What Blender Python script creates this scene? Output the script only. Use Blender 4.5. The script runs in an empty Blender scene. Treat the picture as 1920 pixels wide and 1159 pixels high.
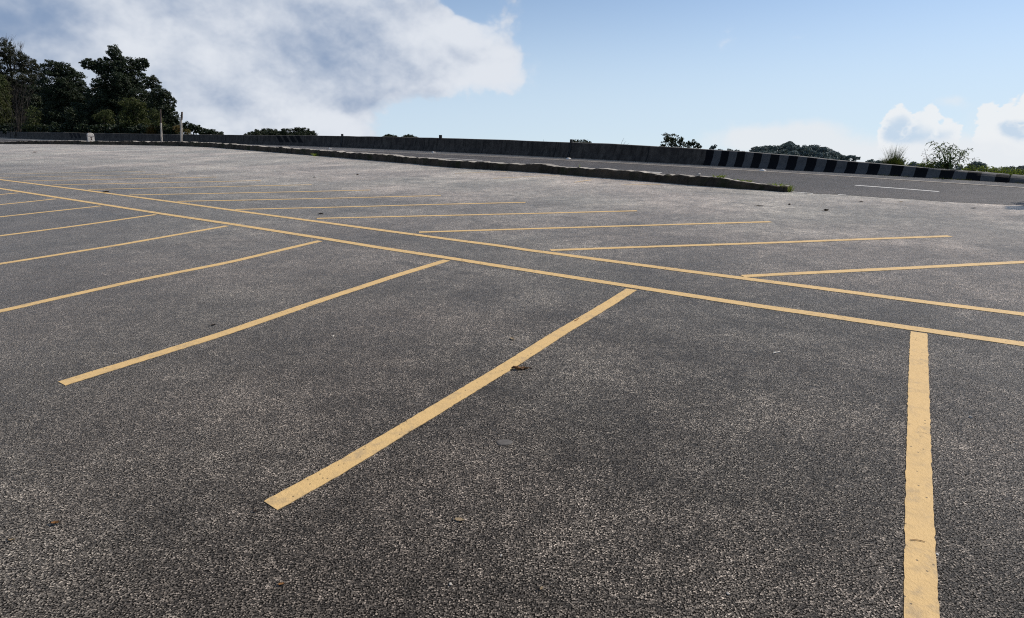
import bpy, math, random
import numpy as np
from math import radians, sin, cos, pi, atan2, asin
from mathutils import Vector, Matrix

random.seed(7)
rng = np.random.default_rng(11)
scene = bpy.context.scene
col = scene.collection

# ------------------------------------------------------------------ camera
W, H, FOC, PITCH, ROLL, CAMH = 1920, 1159, 1112.0, 17.75, -0.75, 1.7
_p, _r = radians(PITCH), radians(ROLL)
FW = np.array([0, cos(_p), -sin(_p)])
_rt = np.array([1.0, 0, 0]); _up = np.array([0, sin(_p), cos(_p)])
RT = _rt * cos(_r) + _up * sin(_r)
UP = -_rt * sin(_r) + _up * cos(_r)
EYE = np.array([0, 0, CAMH])

def ray(x, y):
    return FW * FOC + RT * (x - W / 2) + UP * (H / 2 - y)

def gnd(x, y, z=0.0):
    d = ray(x, y)
    t = (CAMH - z) / -d[2]
    return EYE + d * t

def at(x, y, dist):
    """point on the line of sight at the horizontal distance dist"""
    d = ray(x, y)
    return EYE + d * (dist / math.hypot(d[0], d[1]))

def pxm(dist):
    """metres per photo pixel at a horizontal distance (near the horizon)"""
    return dist / 1165.0

cam_d = bpy.data.cameras.new('camera')
cam = bpy.data.objects.new('camera', cam_d)
col.objects.link(cam)
cam_d.sensor_width = 36.0
cam_d.lens = FOC / W * 36.0
cam_d.clip_start = 0.05
cam_d.clip_end = 20000
M3 = Matrix(((RT[0], UP[0], -FW[0]), (RT[1], UP[1], -FW[1]), (RT[2], UP[2], -FW[2])))
cam.matrix_world = Matrix.Translation(Vector(EYE)) @ M3.to_4x4()
scene.camera = cam

# ------------------------------------------------------------------ object helpers
def tag(o, label=None, cat=None, group=None, kind=None):
    if label: o['label'] = label
    if cat: o['category'] = cat
    if group: o['group'] = group
    if kind: o['kind'] = kind
    return o

def empty(name, loc, label=None, cat=None, group=None):
    o = bpy.data.objects.new(name, None)
    o.empty_display_size = 0.1
    o.location = loc
    col.objects.link(o)
    return tag(o, label, cat, group)

def mesh_obj(name, verts, faces, mats, parent=None, smooth=False, mat_idx=None, uv=None, loc=None):
    me = bpy.data.meshes.new(name)
    verts = np.asarray(verts, dtype=np.float64)
    if isinstance(faces, np.ndarray):
        n, k = faces.shape
        me.vertices.add(len(verts)); me.vertices.foreach_set('co', verts.astype(np.float32).ravel())
        me.loops.add(n * k); me.loops.foreach_set('vertex_index', faces.astype(np.int32).ravel())
        me.polygons.add(n)
        me.polygons.foreach_set('loop_start', (np.arange(n) * k).astype(np.int32))
        me.update(calc_edges=True)
    else:
        me.from_pydata([tuple(v) for v in verts], [], faces)
        me.update()
    for m in (mats if isinstance(mats, (list, tuple)) else [mats]):
        me.materials.append(m)
    if mat_idx is not None:
        me.polygons.foreach_set('material_index', np.asarray(mat_idx, dtype=np.int32))
    me.polygons.foreach_set('use_smooth', np.full(len(me.polygons), bool(smooth)))
    if uv is not None:
        l = me.uv_layers.new(name='UVMap')
        vi = np.empty(len(me.loops), dtype=np.int32); me.loops.foreach_get('vertex_index', vi)
        l.data.foreach_set('uv', np.asarray(uv, dtype=np.float32)[vi].ravel())
    me.validate()
    o = bpy.data.objects.new(name, me)
    col.objects.link(o)
    if parent is not None: o.parent = parent
    if loc is not None: o.location = loc
    return o

# ------------------------------------------------------------------ node helpers
class NT:
    def __init__(s, nt): s.nt = nt
    def n(s, t, **kw):
        x = s.nt.nodes.new(t)
        for k, v in kw.items(): setattr(x, k, v)
        return x
    def inp(s, sock, v):
        if v is None: return
        if hasattr(v, 'is_output'): s.nt.links.new(v, sock)
        else:
            if hasattr(sock, 'default_value') and hasattr(sock.default_value, '__len__') and len(sock.default_value) == 4 and not isinstance(v, (int, float)) and len(v) == 3:
                v = (*v, 1)
            sock.default_value = v
    def m(s, op, a, b=None, c=None, clamp=False):
        x = s.n('ShaderNodeMath', operation=op); x.use_clamp = clamp
        s.inp(x.inputs[0], a); s.inp(x.inputs[1], b); s.inp(x.inputs[2], c)
        return x.outputs[0]
    def v(s, op, a, b=None, scale=None):
        x = s.n('ShaderNodeVectorMath', operation=op)
        s.inp(x.inputs[0], a); s.inp(x.inputs[1], b)
        if scale is not None: s.inp(x.inputs[3], scale)
        return x.outputs['Value'] if op in ('DOT_PRODUCT', 'LENGTH', 'DISTANCE') else x.outputs[0]
    def ss(s, x, lo, hi, a=0.0, b=1.0, kind='SMOOTHSTEP'):
        r = s.n('ShaderNodeMapRange', interpolation_type=kind)
        s.inp(r.inputs[0], x); s.inp(r.inputs[1], lo); s.inp(r.inputs[2], hi); s.inp(r.inputs[3], a); s.inp(r.inputs[4], b)
        return r.outputs[0]
    def mix(s, f, a, b, mode='MIX'):
        x = s.n('ShaderNodeMix', data_type='RGBA', blend_type=mode)
        s.inp(x.inputs[0], f); s.inp(x.inputs[6], a); s.inp(x.inputs[7], b)
        return x.outputs[2]
    def noise(s, vec, scale, detail=4, rough=0.55, dim='3D', dist=0.0, w=None):
        x = s.n('ShaderNodeTexNoise', noise_dimensions=dim)
        s.inp(x.inputs['Vector'], vec); s.inp(x.inputs['Scale'], scale); s.inp(x.inputs['Detail'], detail)
        s.inp(x.inputs['Roughness'], rough); s.inp(x.inputs['Distortion'], dist)
        return x.outputs[0]
    def noisec(s, vec, scale, detail=2, rough=0.5, dim='3D'):
        x = s.n('ShaderNodeTexNoise', noise_dimensions=dim)
        s.inp(x.inputs['Vector'], vec); s.inp(x.inputs['Scale'], scale); s.inp(x.inputs['Detail'], detail); s.inp(x.inputs['Roughness'], rough)
        return x.outputs[1]
    def ramp(s, f, stops):
        x = s.n('ShaderNodeValToRGB')
        e = x.color_ramp.elements
        while len(e) < len(stops): e.new(0.5)
        for el, (p, c) in zip(e, stops):
            el.position = p
            el.color = (c, c, c, 1) if isinstance(c, (int, float)) else (*c, 1)
        s.inp(x.inputs[0], f)
        return x.outputs[0]
    def comb(s, x, y, z=0.0):
        c = s.n('ShaderNodeCombineXYZ'); s.inp(c.inputs[0], x); s.inp(c.inputs[1], y); s.inp(c.inputs[2], z)
        return c.outputs[0]
    def sep(s, v):
        c = s.n('ShaderNodeSeparateXYZ'); s.inp(c.inputs[0], v)
        return c.outputs
    def bump(s, h, strength=1.0, dist=0.01, normal=None):
        b = s.n('ShaderNodeBump'); s.inp(b.inputs['Strength'], strength); s.inp(b.inputs['Distance'], dist); s.inp(b.inputs['Height'], h)
        if normal is not None: s.inp(b.inputs['Normal'], normal)
        return b.outputs[0]

def material(name):
    m = bpy.data.materials.new(name)
    m.use_nodes = True
    nt = m.node_tree
    for x in list(nt.nodes): nt.nodes.remove(x)
    t = NT(nt)
    out = t.n('ShaderNodeOutputMaterial'); b = t.n('ShaderNodeBsdfPrincipled')
    nt.links.new(b.outputs[0], out.inputs[0])
    return m, t, b

def set_b(t, b, color=None, rough=None, spec=None, normal=None):
    t.inp(b.inputs['Base Color'], color); t.inp(b.inputs['Roughness'], rough)
    t.inp(b.inputs['Specular IOR Level'], spec); t.inp(b.inputs['Normal'], normal)

def objco(t):
    return t.n('ShaderNodeTexCoord').outputs['Object']

# ------------------------------------------------------------------ asphalt
DIRA = radians(-35.2)                     # direction of the painted base lines
A0 = gnd(1187, 538)                       # a point of the front base line

def asphalt(name, stone, gap, tint, scale, contrast=1.0, lot=True, rough=0.62, spec=0.12, sheen=1.0):
    m, t, b = material(name)
    co = objco(t)
    xy = t.v('MULTIPLY', co, (1, 1, 0))
    # irregular stones: voronoi cells on warped coordinates
    warp = t.v('SUBTRACT', t.noisec(xy, scale * 0.6, 1), (0.5, 0.5, 0.5))
    p = t.v('ADD', xy, t.v('SCALE', warp, scale=0.55 / scale))
    def cells(sc, rnd=1.0):
        x = t.n('ShaderNodeTexVoronoi', voronoi_dimensions='2D', feature='F1')
        t.inp(x.inputs['Vector'], p); x.inputs['Scale'].default_value = sc; x.inputs['Randomness'].default_value = rnd
        return x.outputs['Distance'], x.outputs['Color']
    d1, c1 = cells(scale)
    d2, c2 = cells(scale * 0.6)
    r1 = t.sep(c1); r2 = t.sep(c2)
    body1 = t.ss(t.m('ADD', d1, t.m('MULTIPLY', t.m('SUBTRACT', t.noise(xy, scale * 1.7, 2), 0.5), 0.5)), 0.60, 0.34)
    body2 = t.ss(d2, 0.50, 0.28)
    big = t.m('MULTIPLY', body2, t.ss(r2[1], 0.80, 0.86))
    val1 = t.ramp(r1[0], [(0, 0.12), (0.30, 0.34), (0.62, 0.78), (0.82, 1.5), (0.93, 2.5), (1.0, 4.2)])
    val2 = t.ramp(r2[0], [(0, 0.3), (0.5, 0.8), (0.85, 1.8), (1.0, 3.6)])
    v1 = t.m('MULTIPLY', t.sep(val1)[0], body1)
    v2 = t.sep(val2)[0]
    v = t.m('ADD', t.m('MULTIPLY', v1, t.m('SUBTRACT', 1.0, big)), t.m('MULTIPLY', v2, big))
    v = t.m('POWER', v, contrast)
    # broad mottling, tyre-polished bands, seam beside the front base line
    n1 = t.noise(xy, 0.35, 5, 0.62)
    n2 = t.noise(xy, 2.4, 4, 0.6)
    sh = t.m('MULTIPLY', t.ss(n1, 0.32, 0.70, 0.66, 1.30), t.ss(n2, 0.28, 0.72, 0.78, 1.20))
    n25 = t.noise(xy, 14.0, 3, 0.6)
    sh = t.m('MULTIPLY', sh, t.ss(n25, 0.25, 0.75, 0.72, 1.28))
    sh = t.m('MULTIPLY', sh, t.ss(t.noise(xy, 5.5, 4, 0.65, dist=0.8), 0.3, 0.7, 0.76, 1.22))
    if lot:
        u = t.v('DOT_PRODUCT', xy, (cos(DIRA), sin(DIRA), 0))
        w = t.v('DOT_PRODUCT', xy, (-sin(DIRA), cos(DIRA), 0))
        wA = float(A0[0] * -sin(DIRA) + A0[1] * cos(DIRA))
        st = t.noise(t.comb(t.m('MULTIPLY', u, 0.05), t.m('MULTIPLY', w, 0.9), 3.0), 1.0, 5, 0.6)
        sh = t.m('MULTIPLY', sh, t.ss(st, 0.28, 0.72, 0.80, 1.20))
        st2 = t.noise(t.comb(t.m('MULTIPLY', u, 0.5), t.m('MULTIPLY', w, 0.07), 9.0), 1.0, 4, 0.6)
        sh = t.m('MULTIPLY', sh, t.ss(st2, 0.28, 0.72, 0.85, 1.15))
        # grazing-view brightening painted in, over bay and aisle wear: tone pales with distance
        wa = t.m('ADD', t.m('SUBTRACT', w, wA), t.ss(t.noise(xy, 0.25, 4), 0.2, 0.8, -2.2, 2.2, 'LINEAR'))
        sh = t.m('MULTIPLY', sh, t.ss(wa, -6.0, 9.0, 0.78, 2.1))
        graze_pale = t.ss(wa, -1.0, 10.0)
        # worn seam running along the bays about 0.4 m in front of the base line
        ww = t.m('SUBTRACT', t.m('ADD', w, t.ss(t.noise(xy, 0.8, 3), 0.2, 0.8, -0.16, 0.16, 'LINEAR')), wA - 0.5)
        seam = t.m('MULTIPLY', t.ss(t.m('ABSOLUTE', ww), 0.09, 0.0), t.ss(t.noise(xy, 0.55, 3), 0.44, 0.6))
        sh = t.m('MULTIPLY', sh, t.ss(seam, 0, 1, 1.0, 0.55))
        lt = t.m('MULTIPLY', t.ss(t.m('ABSOLUTE', t.m('SUBTRACT', ww, 0.24)), 0.2, 0.0), t.ss(t.noise(xy, 0.4, 3), 0.4, 0.6))
        sh = t.m('MULTIPLY', sh, t.ss(lt, 0, 1, 1.0, 1.22))
        # long wavering scuffs left by turning tyres
        wv_ = t.noise(t.comb(t.m('ADD', t.m('MULTIPLY', u, 0.35), t.m('MULTIPLY', w, 0.12)), t.m('MULTIPLY', w, 1.7), 14.0), 1.0, 4, 0.55, dist=0.9)
        scf = t.m('MULTIPLY', t.ss(t.m('ABSOLUTE', t.m('SUBTRACT', wv_, 0.5)), 0.028, 0.0), t.ss(t.noise(xy, 0.28, 3), 0.42, 0.62))
        sh = t.m('MULTIPLY', sh, t.ss(scf, 0, 1, 1.0, 0.66))
        # oil spots
        sp = t.n('ShaderNodeTexVoronoi', voronoi_dimensions='2D', feature='F1')
        t.inp(sp.inputs['Vector'], t.v('ADD', xy, t.v('SCALE', t.noisec(xy, 3.0, 2), scale=0.25))); sp.inputs['Scale'].default_value = 0.42
        oil = t.m('MULTIPLY', t.ss(sp.outputs['Distance'], 0.20, 0.05), t.ss(t.sep(sp.outputs['Color'])[0], 0.55, 0.75))
        sh = t.m('MULTIPLY', sh, t.ss(oil, 0, 1, 1.0, 0.68))
        # curved tyre marks
        for (cx, cy, rad, wd) in ((gnd(1100, 396)[0], gnd(1100, 396)[1], 2.3, 0.12), (gnd(1230, 392)[0], gnd(1230, 392)[1], 2.0, 0.10), (gnd(560, 330)[0], gnd(560, 330)[1], 4.0, 0.14)):
            dd = t.v('DISTANCE', xy, (float(cx), float(cy), 0))
            ring = t.m('MULTIPLY', t.ss(t.m('ABSOLUTE', t.m('SUBTRACT', dd, rad)), wd, 0.0), t.ss(t.noise(xy, 0.35, 2), 0.45, 0.6))
            sh = t.m('MULTIPLY', sh, t.ss(ring, 0, 1, 1.0, 0.78))
    else:
        u = t.v('DOT_PRODUCT', xy, (cos(radians(-42)), sin(radians(-42)), 0))
        w = t.v('DOT_PRODUCT', xy, (-sin(radians(-42)), cos(radians(-42)), 0))
        st = t.noise(t.comb(t.m('MULTIPLY', u, 0.04), t.m('MULTIPLY', w, 1.1), 5.0), 1.0, 4, 0.6)
        sh = t.m('MULTIPLY', sh, t.ss(st, 0.28, 0.72, 0.85, 1.15))
    v = t.m('MULTIPLY', v, sh)
    warm = t.noise(xy, 0.22, 3, 0.5)
    tone = t.mix(t.ss(warm, 0.35, 0.65), tint[0], tint[1])
    stone_tone = t.mix(t.ss(r1[2], 0.0, 1.0, 0.0, 0.5, 'LINEAR'), tone, (0.69, 0.56, 0.44) if lot else tone)
    c = t.v('ADD', t.v('SCALE', stone_tone, scale=t.m('MULTIPLY', v, stone)), (gap, gap * 0.9, gap * 0.8))
    if lot: c = t.v('ADD', c, t.v('SCALE', tone, scale=t.m('MULTIPLY', t.m('MULTIPLY', graze_pale, 0.13), sh)))  # gaps painted paler far off, as a grazing view hides them
    hh = t.m('ADD', t.m('MULTIPLY', body1, t.m('ADD', 0.35, t.m('MULTIPLY', r1[1], 0.65))), t.m('MULTIPLY', big, 0.8))
    tilt = t.m('ADD', hh, t.m('MULTIPLY', t.noise(xy, scale * 2.2, 1), 0.25))
    nrm = t.bump(tilt, 0.7, 0.26 / scale)
    nrm = t.bump(t.noise(xy, 0.9, 3, 0.5), 0.35, 0.05, nrm)
    set_b(t, b, c, t.ss(r1[1], 0, 1, rough - 0.12, rough + 0.12, 'LINEAR'), t.m('MULTIPLY', t.m('ADD', t.m('MULTIPLY', t.m('MAXIMUM', body1, big), 0.9), 0.1), spec), nrm)
    t.inp(b.inputs['Sheen Weight'], t.m('MULTIPLY', t.m('ADD', t.m('MULTIPLY', t.m('MAXIMUM', body1, big), 0.9), 0.1), sheen))      # sheen lobe brightens the stones at grazing view
    b.inputs['Sheen Roughness'].default_value = 0.30
    b.inputs['Sheen Tint'].default_value = (1.0, 0.87, 0.75, 1)
    return m

M = {}
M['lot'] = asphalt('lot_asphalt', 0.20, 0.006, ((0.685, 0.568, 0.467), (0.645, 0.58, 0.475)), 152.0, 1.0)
M['road'] = asphalt('road_asphalt', 0.105, 0.012, ((0.63, 0.525, 0.475), (0.66, 0.545, 0.475)), 120.0, 0.8, lot=False, rough=0.7, spec=0.3, sheen=0.25)
M['shoulder'] = asphalt('shoulder_asphalt', 0.15, 0.018, ((0.60, 0.56, 0.55), (0.62, 0.56, 0.53)), 120.0, 0.8, lot=False, rough=0.75, spec=0.25, sheen=0.5)

def paint(name, base, dirt, wear):
    m, t, b = material(name)
    co = objco(t)
    n1 = t.noise(co, 1.3, 4, 0.6); n2 = t.noise(co, 22, 4, 0.65); n3 = t.noise(co, 160, 2, 0.5)
    n4 = t.noise(co, 5.0, 5, 0.65)
    c = t.mix(t.ss(n1, 0.3, 0.7, 0.0, 0.35), base, tuple(x * 0.84 for x in base))
    c = t.mix(t.ss(n2, 0.42, 0.78, 0.0, 0.45), c, tuple(x * 0.72 for x in base))
    c = t.mix(t.m('MULTIPLY', t.ss(n4, 0.46, 0.70), t.ss(n2, 0.36, 0.62, 0.0, 0.75)), c, dirt)
    # pits where the aggregate shows through, hairline cracks
    v = t.n('ShaderNodeTexVoronoi', voronoi_dimensions='2D', feature='F1'); t.inp(v.inputs['Vector'], co); v.inputs['Scale'].default_value = 42
    pit = t.m('MULTIPLY', t.ss(v.outputs['Distance'], 0.26, 0.12), t.ss(t.sep(v.outputs['Color'])[0], 0.93 - wear, 0.97 - wear))
    c = t.mix(t.m('MULTIPLY', pit, 0.8), c, (0.05, 0.04, 0.03))
    cr = t.n('ShaderNodeTexVoronoi', voronoi_dimensions='2D', feature='DISTANCE_TO_EDGE')
    t.inp(cr.inputs['Vector'], t.v('ADD', co, t.v('SCALE', t.noisec(co, 9, 3), scale=0.2))); cr.inputs['Scale'].default_value = 3.1
    crack = t.m('MULTIPLY', t.ss(cr.outputs['Distance'], 0.012, 0.003), t.ss(t.noise(co, 1.7, 2), 0.56, 0.62))
    c = t.mix(t.m('MULTIPLY', crack, 0.75), c, (0.08, 0.055, 0.03))
    if wear > 0.05:
        c = t.mix(t.ss(t.noise(co, 30, 4, 0.7), 0.62 - wear * 1.6, 0.72 - wear * 1.3, 0.0, 0.8), c, (0.16, 0.145, 0.135))
    nrm = t.bump(t.m('ADD', n3, t.m('MULTIPLY', n2, 0.7)), 0.55, 0.004)
    nrm = t.bump(v.outputs['Distance'], 0.25, 0.004, nrm)
    set_b(t, b, c, 0.68, 0.22, nrm)
    return m

M['yellow'] = paint('yellow_paint', (0.59, 0.395, 0.172), (0.34, 0.25, 0.145), 0.0)
M['yellow_worn'] = paint('worn_yellow_paint', (0.62, 0.44, 0.22), (0.35, 0.27, 0.17), 0.10)
M['white'] = paint('white_road_paint', (0.66, 0.63, 0.58), (0.42, 0.40, 0.36), 0.0)
M['white_worn'] = paint('worn_edge_paint', (0.42, 0.36, 0.29), (0.30, 0.26, 0.22), 0.06)

# ------------------------------------------------------------------ wall frame (s along, t across)
U2 = np.array([cos(radians(-44)), sin(radians(-44))]); N2 = np.array([-U2[1], U2[0]])
PC = [1.90490117e-07, 2.26930184e-05, -1.69814746e-03, -1.59152247e-01, 1.95119276e+01]
def wall_t(s):
    s = np.asarray(s, float)
    base = np.polyval(PC, np.clip(s, -119, 3.0))
    sl = np.polyval(np.polyder(PC), 3.0)
    return base + np.where(s > 3.0, (s - 3.0) * sl, 0) + np.where(s < -119, (s + 119) * 0.05, 0)
def st2xy(s, t):
    return np.stack([s * U2[0] + t * N2[0], s * U2[1] + t * N2[1]], -1)
def xy2st(P):
    P = np.asarray(P)[..., :2]
    return P @ U2, P @ N2
HS = [-140, -118, -103, -91, -84, -74, -67, -56, -49, -43, -37, -32, -28, -24, -21, -19, -17, -15, -13.5, -12, -10.6, -8.9, -7.7, -7, -6, -5.3, -4.7, -3.9, -3.1, -2.6, -1.9, -1.2, 0, 12]
HT = [0.88, 0.88, 0.88, 0.86, 0.80, 0.75, 0.73, 0.71, 0.72, 0.735, 0.745, 0.735, 0.73, 0.715, 0.695, 0.675, 0.66, 0.64, 0.625, 0.60, 0.56, 0.52, 0.465, 0.44, 0.375, 0.34, 0.32, 0.29, 0.25, 0.23, 0.205, 0.18, 0.16, 0.16]
def wall_h(s): return np.interp(s, HS, HT)

# ------------------------------------------------------------------ kerb line
kpx = [(0, 270), (120, 270.5), (165, 271.3), (240, 272), (340, 274), (400, 276.5), (430, 279.2), (480, 283), (540, 287.7), (590, 291.8), (640, 296), (770, 307), (840, 314), (880, 316.5), (1000, 323), (1080, 330), (1200, 339), (1320, 349.5), (1400, 355), (1445, 358.5), (1478, 360.5)]
kg = np.array([gnd(*p)[:2] for p in kpx])
kg = np.vstack([kg[0] + (kg[0] - kg[1]) / np.linalg.norm(kg[0] - kg[1]) * 25, kg])
def resample(P, step):
    P = np.asarray(P, float)
    d = np.r_[0, np.cumsum(np.linalg.norm(np.diff(P, axis=0), axis=1))]
    q = np.arange(0, d[-1] + step * 0.5, step); q[-1] = min(q[-1], d[-1])
    return np.stack([np.interp(q, d, P[:, k]) for k in range(P.shape[1])], -1)
def smooth(P, k):
    ker = np.ones(2 * k + 1) / (2 * k + 1)
    Q = np.pad(P, ((k, k), (0, 0)), mode='reflect', reflect_type='odd')
    return np.stack([np.convolve(Q[:, i], ker, 'valid') for i in range(P.shape[1])], -1)
KL = smooth(resample(kg, 0.1), 9)
Ks, Kt = xy2st(KL)

# ------------------------------------------------------------------ ground sheets
# parking lot sheet
def grid_sheet(name, x0, x1, y0, y1, nx, ny, z, mat):
    xs = np.linspace(x0, x1, nx); ys = np.linspace(y0, y1, ny)
    X, Y = np.meshgrid(xs, ys)
    V = np.stack([X.ravel(), Y.ravel(), np.full(X.size, z)], -1)
    i = np.arange(ny - 1)[:, None] * nx + np.arange(nx - 1)[None]
    F = np.stack([i, i + 1, i + 1 + nx, i + nx], -1).reshape(-1, 4)
    return mesh_obj(name, V, F, mat)

# lot: polygon strips in wall coordinates so that it ends under the wall
ss_ = np.linspace(-150, 45, 196)
tw = wall_t(ss_) + 0.1
V, F = [], []
rows = np.linspace(0, 1, 12)
for r_ in rows:
    tt = -45 * (1 - r_) + tw * r_
    xy = st2xy(ss_, tt)
    V.append(np.c_[xy, np.zeros(len(xy))])
V = np.vstack(V); n_ = len(ss_)
i = np.arange(len(rows) - 1)[:, None] * n_ + np.arange(n_ - 1)[None]
F = np.stack([i, i + 1, i + 1 + n_, i + n_], -1).reshape(-1, 4)
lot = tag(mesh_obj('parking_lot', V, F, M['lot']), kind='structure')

# road sheet between the kerb / lot edge and the wall
spx = [(1478, 360.3), (1540, 364), (1600, 367.3), (1700, 373.5), (1800, 379.5), (1850, 382.3), (1920, 385.5), (2060, 394)]
sg = np.array([gnd(*p)[:2] for p in spx])
se = np.vstack([KL, sg[1:]])
se_s, se_t = xy2st(se)
order = np.argsort(se_s)
rs = np.arange(-140, 9, 0.12)
edge = np.interp(rs, se_s[order], se_t[order])
k_end = Ks[-1]
edge = np.where(rs > k_end, edge + 0.035 * np.sin(rs * 9.1) * np.sin(rs * 2.3 + 1) + 0.03 * rng.standard_normal(len(rs)) , edge + 0.10)
def ribbon(name, s, t0, t1, z, mat):
    a = st2xy(s, t0); b_ = st2xy(s, t1); n = len(s)
    zz = z if np.ndim(z) else np.full(n, z)
    V = np.vstack([np.c_[a, zz], np.c_[b_, zz]])
    i = np.arange(n - 1)
    F = np.stack([i, i + 1, i + 1 + n, i + n], -1)
    return mesh_obj(name, V, F, mat)
road = tag(ribbon('road', rs, edge, wall_t(rs) + 0.05, 0.004, M['road']), kind='structure')
# pale hard shoulder at the foot of the wall
elpx = [(560, 279.6), (640, 283), (900, 294), (1100, 303), (1220, 309.3), (1320, 314.8), (1420, 320.3), (1500, 325.3), (1660, 336), (1780, 344), (1850, 348.5), (1920, 353)]
eg = np.array([gnd(*p)[:2] for p in elpx]); es, et = xy2st(eg)
off = np.polyval(np.polyfit(es, wall_t(es) - et, 2, w=1 / np.hypot(*eg.T)), rs)
off = np.clip(off, 0.6, 3.0)
off = np.where(rs < es[0], np.clip(np.interp(es[0], rs, off) , 0.6, 3.0), off)
tag(ribbon('road_shoulder', rs, wall_t(rs) - off + 0.05 + 0.02 * rng.standard_normal(len(rs)), wall_t(rs) + 0.05, 0.008, M['shoulder']), kind='structure')

# terrain beyond the wall, falling away from the hilltop
def hash_noise(x, y, seed=0):
    return (np.sin(x * 0.043 + seed) * np.cos(y * 0.037 - seed * 1.7) + 0.5 * np.sin(x * 0.11 + y * 0.07 + seed) + 0.3 * np.cos(y * 0.19 - x * 0.05))
gx = np.r_[np.linspace(-2200, -160, 24), np.linspace(-150, 60, 90), np.linspace(70, 2200, 24)]
gy = np.r_[np.linspace(-1500, -30, 14), np.linspace(-25, 150, 84), np.linspace(160, 2600, 30)]
X, Y = np.meshgrid(gx, gy)
S_, T_ = xy2st(np.stack([X, Y], -1))
d_ = T_ - wall_t(S_)
left = np.clip((-S_ - 38) / 30, 0, 1)
slope = 0.30 * (1 - left) + 0.10 * left
Z = np.where(d_ > 0.6, -0.25 - slope * np.minimum(d_ - 0.6, 200) - 0.22 * np.maximum(d_ - 200, 0) + 0.5 * hash_noise(X, Y) * np.clip(d_ / 30, 0, 4) , -0.25)
Z = np.where(d_ < -70, -0.25 - 0.25 * (-d_ - 70), Z)
Z = np.where((S_ > 46), np.minimum(Z, -0.25 - 0.25 * (S_ - 46)), Z)
Z = np.maximum(Z, -420)
nx = len(gx); i = np.arange(len(gy) - 1)[:, None] * nx + np.arange(nx - 1)[None]
Ft = np.stack([i, i + 1, i + 1 + nx, i + nx], -1).reshape(-1, 4)
m, t, b = material('hillside_soil')
co = objco(t)
c = t.mix(t.ss(t.noise(co, 0.3, 5), 0.35, 0.65), (0.035, 0.05, 0.018), (0.09, 0.075, 0.04))
set_b(t, b, c, 0.9, 0.1, t.bump(t.noise(co, 2.0, 5), 0.8, 0.3))
tag(mesh_obj('terrain', np.stack([X.ravel(), Y.ravel(), Z.ravel()], -1), Ft, m, smooth=True), kind='structure')
def terrain_z(x, y):
    s, tt = xy2st(np.array([x, y])); d = float(tt - wall_t(s))
    l = min(max((-s - 38) / 30, 0), 1)
    return -0.25 - (0.30 * (1 - l) + 0.10 * l) * max(d - 0.6, 0) if d > 0.6 else 0.0

# ------------------------------------------------------------------ painted lines
def strip_mesh(P, width, mat, name, jitter=0.0016, z=0.004, ends=(0.0, 0.0)):
    """flat painted stripe along the polyline P with hand-laid edges"""
    P = np.asarray(P, float)[:, :2]
    L = np.linalg.norm(np.diff(P, axis=0), axis=1).sum()
    near = np.min(np.linalg.norm(P, axis=1))
    step = 0.03 if near < 12 else 0.08
    Q = smooth(resample(P, step), 6)
    T = np.gradient(Q, axis=0); T /= np.linalg.norm(T, axis=1)[:, None]
    Nn = np.stack([-T[:, 1], T[:, 0]], -1)
    n = len(Q)
    def edge_off(seed):
        r = np.random.default_rng(seed)
        lo = np.interp(np.arange(n) * step, np.arange(0, n * step + 1.2, 0.6), r.standard_normal(len(np.arange(0, n * step + 1.2, 0.6))) * 0.0018)
        return lo + r.standard_normal(n) * jitter
    seed = int(abs(P[0, 0] * 131 + P[0, 1] * 77)) + 3
    a = Q + Nn * (width / 2 + edge_off(seed))[:, None]
    c_ = Q - Nn * (width / 2 + edge_off(seed + 1))[:, None]
    a[0] -= T[0] * ends[0]; a[-1] += T[-1] * ends[1]
    c0 = Q.mean(0)
    V = np.vstack([np.c_[a, np.full(n, z)], np.c_[Q, np.full(n, z)], np.c_[c_, np.full(n, z)]])
    i = np.arange(n - 1)
    F = np.vstack([np.stack([i + n, i + n + 1, i + 1, i], -1), np.stack([i + 2 * n, i + 2 * n + 1, i + n + 1, i + n], -1)])
    # a thin painted rim so the stripe has thickness
    rim = np.r_[np.arange(n), np.arange(3 * n - 1, 2 * n - 1, -1)]
    k = len(rim)
    low = V[rim].copy(); low[:, 2] = 0.0005 if z < 0.006 else z - 0.0035
    V = np.vstack([V, low])
    j = np.arange(k); j2 = (j + 1) % k
    F = np.vstack([F, np.stack([rim[j], rim[j2], 3 * n + j2, 3 * n + j], -1)])
    V[:, :2] -= c0
    return mesh_obj(name, V, F, mat, loc=(c0[0], c0[1], 0))

LW = 0.118
base_near = [(0, 353.7), (150, 377), (300, 400.5), (433, 420.3), (613, 448.5), (720, 466), (840, 484), (935, 499), (1187, 538), (1400, 571), (1550, 592.5), (1723, 618), (1920, 646)]
base_far = [(0, 337), (150, 355.8), (317, 378), (480, 400.5), (640, 421.8), (760, 438), (880, 454), (940, 461.5), (993, 470), (1030, 474.5), (1130, 488), (1273, 507), (1500, 536), (1700, 562.5), (1920, 590)]
def ext(px):
    G = np.array([gnd(*p)[:2] for p in px])
    d0 = G[2] - G[0]; d1 = G[-1] - G[-4]
    a = G[0] - d0 / np.linalg.norm(d0) * 6
    b_ = G[-1] + d1 / np.linalg.norm(d1) * 5
    return np.vstack([a, G, b_])
PA, PB = ext(base_near), ext(base_far)
tag(strip_mesh(PA, LW, M['yellow'], 'base_line'), 'long straight yellow line that the wide foreground bay stripes run up to', 'painted line', 'long yellow lines along the bay rows')
tag(strip_mesh(PB, LW, M['yellow'], 'base_line', z=0.0042), 'long yellow line from which the slanting far bay stripes branch off', 'painted line', 'long yellow lines along the bay rows')

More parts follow.
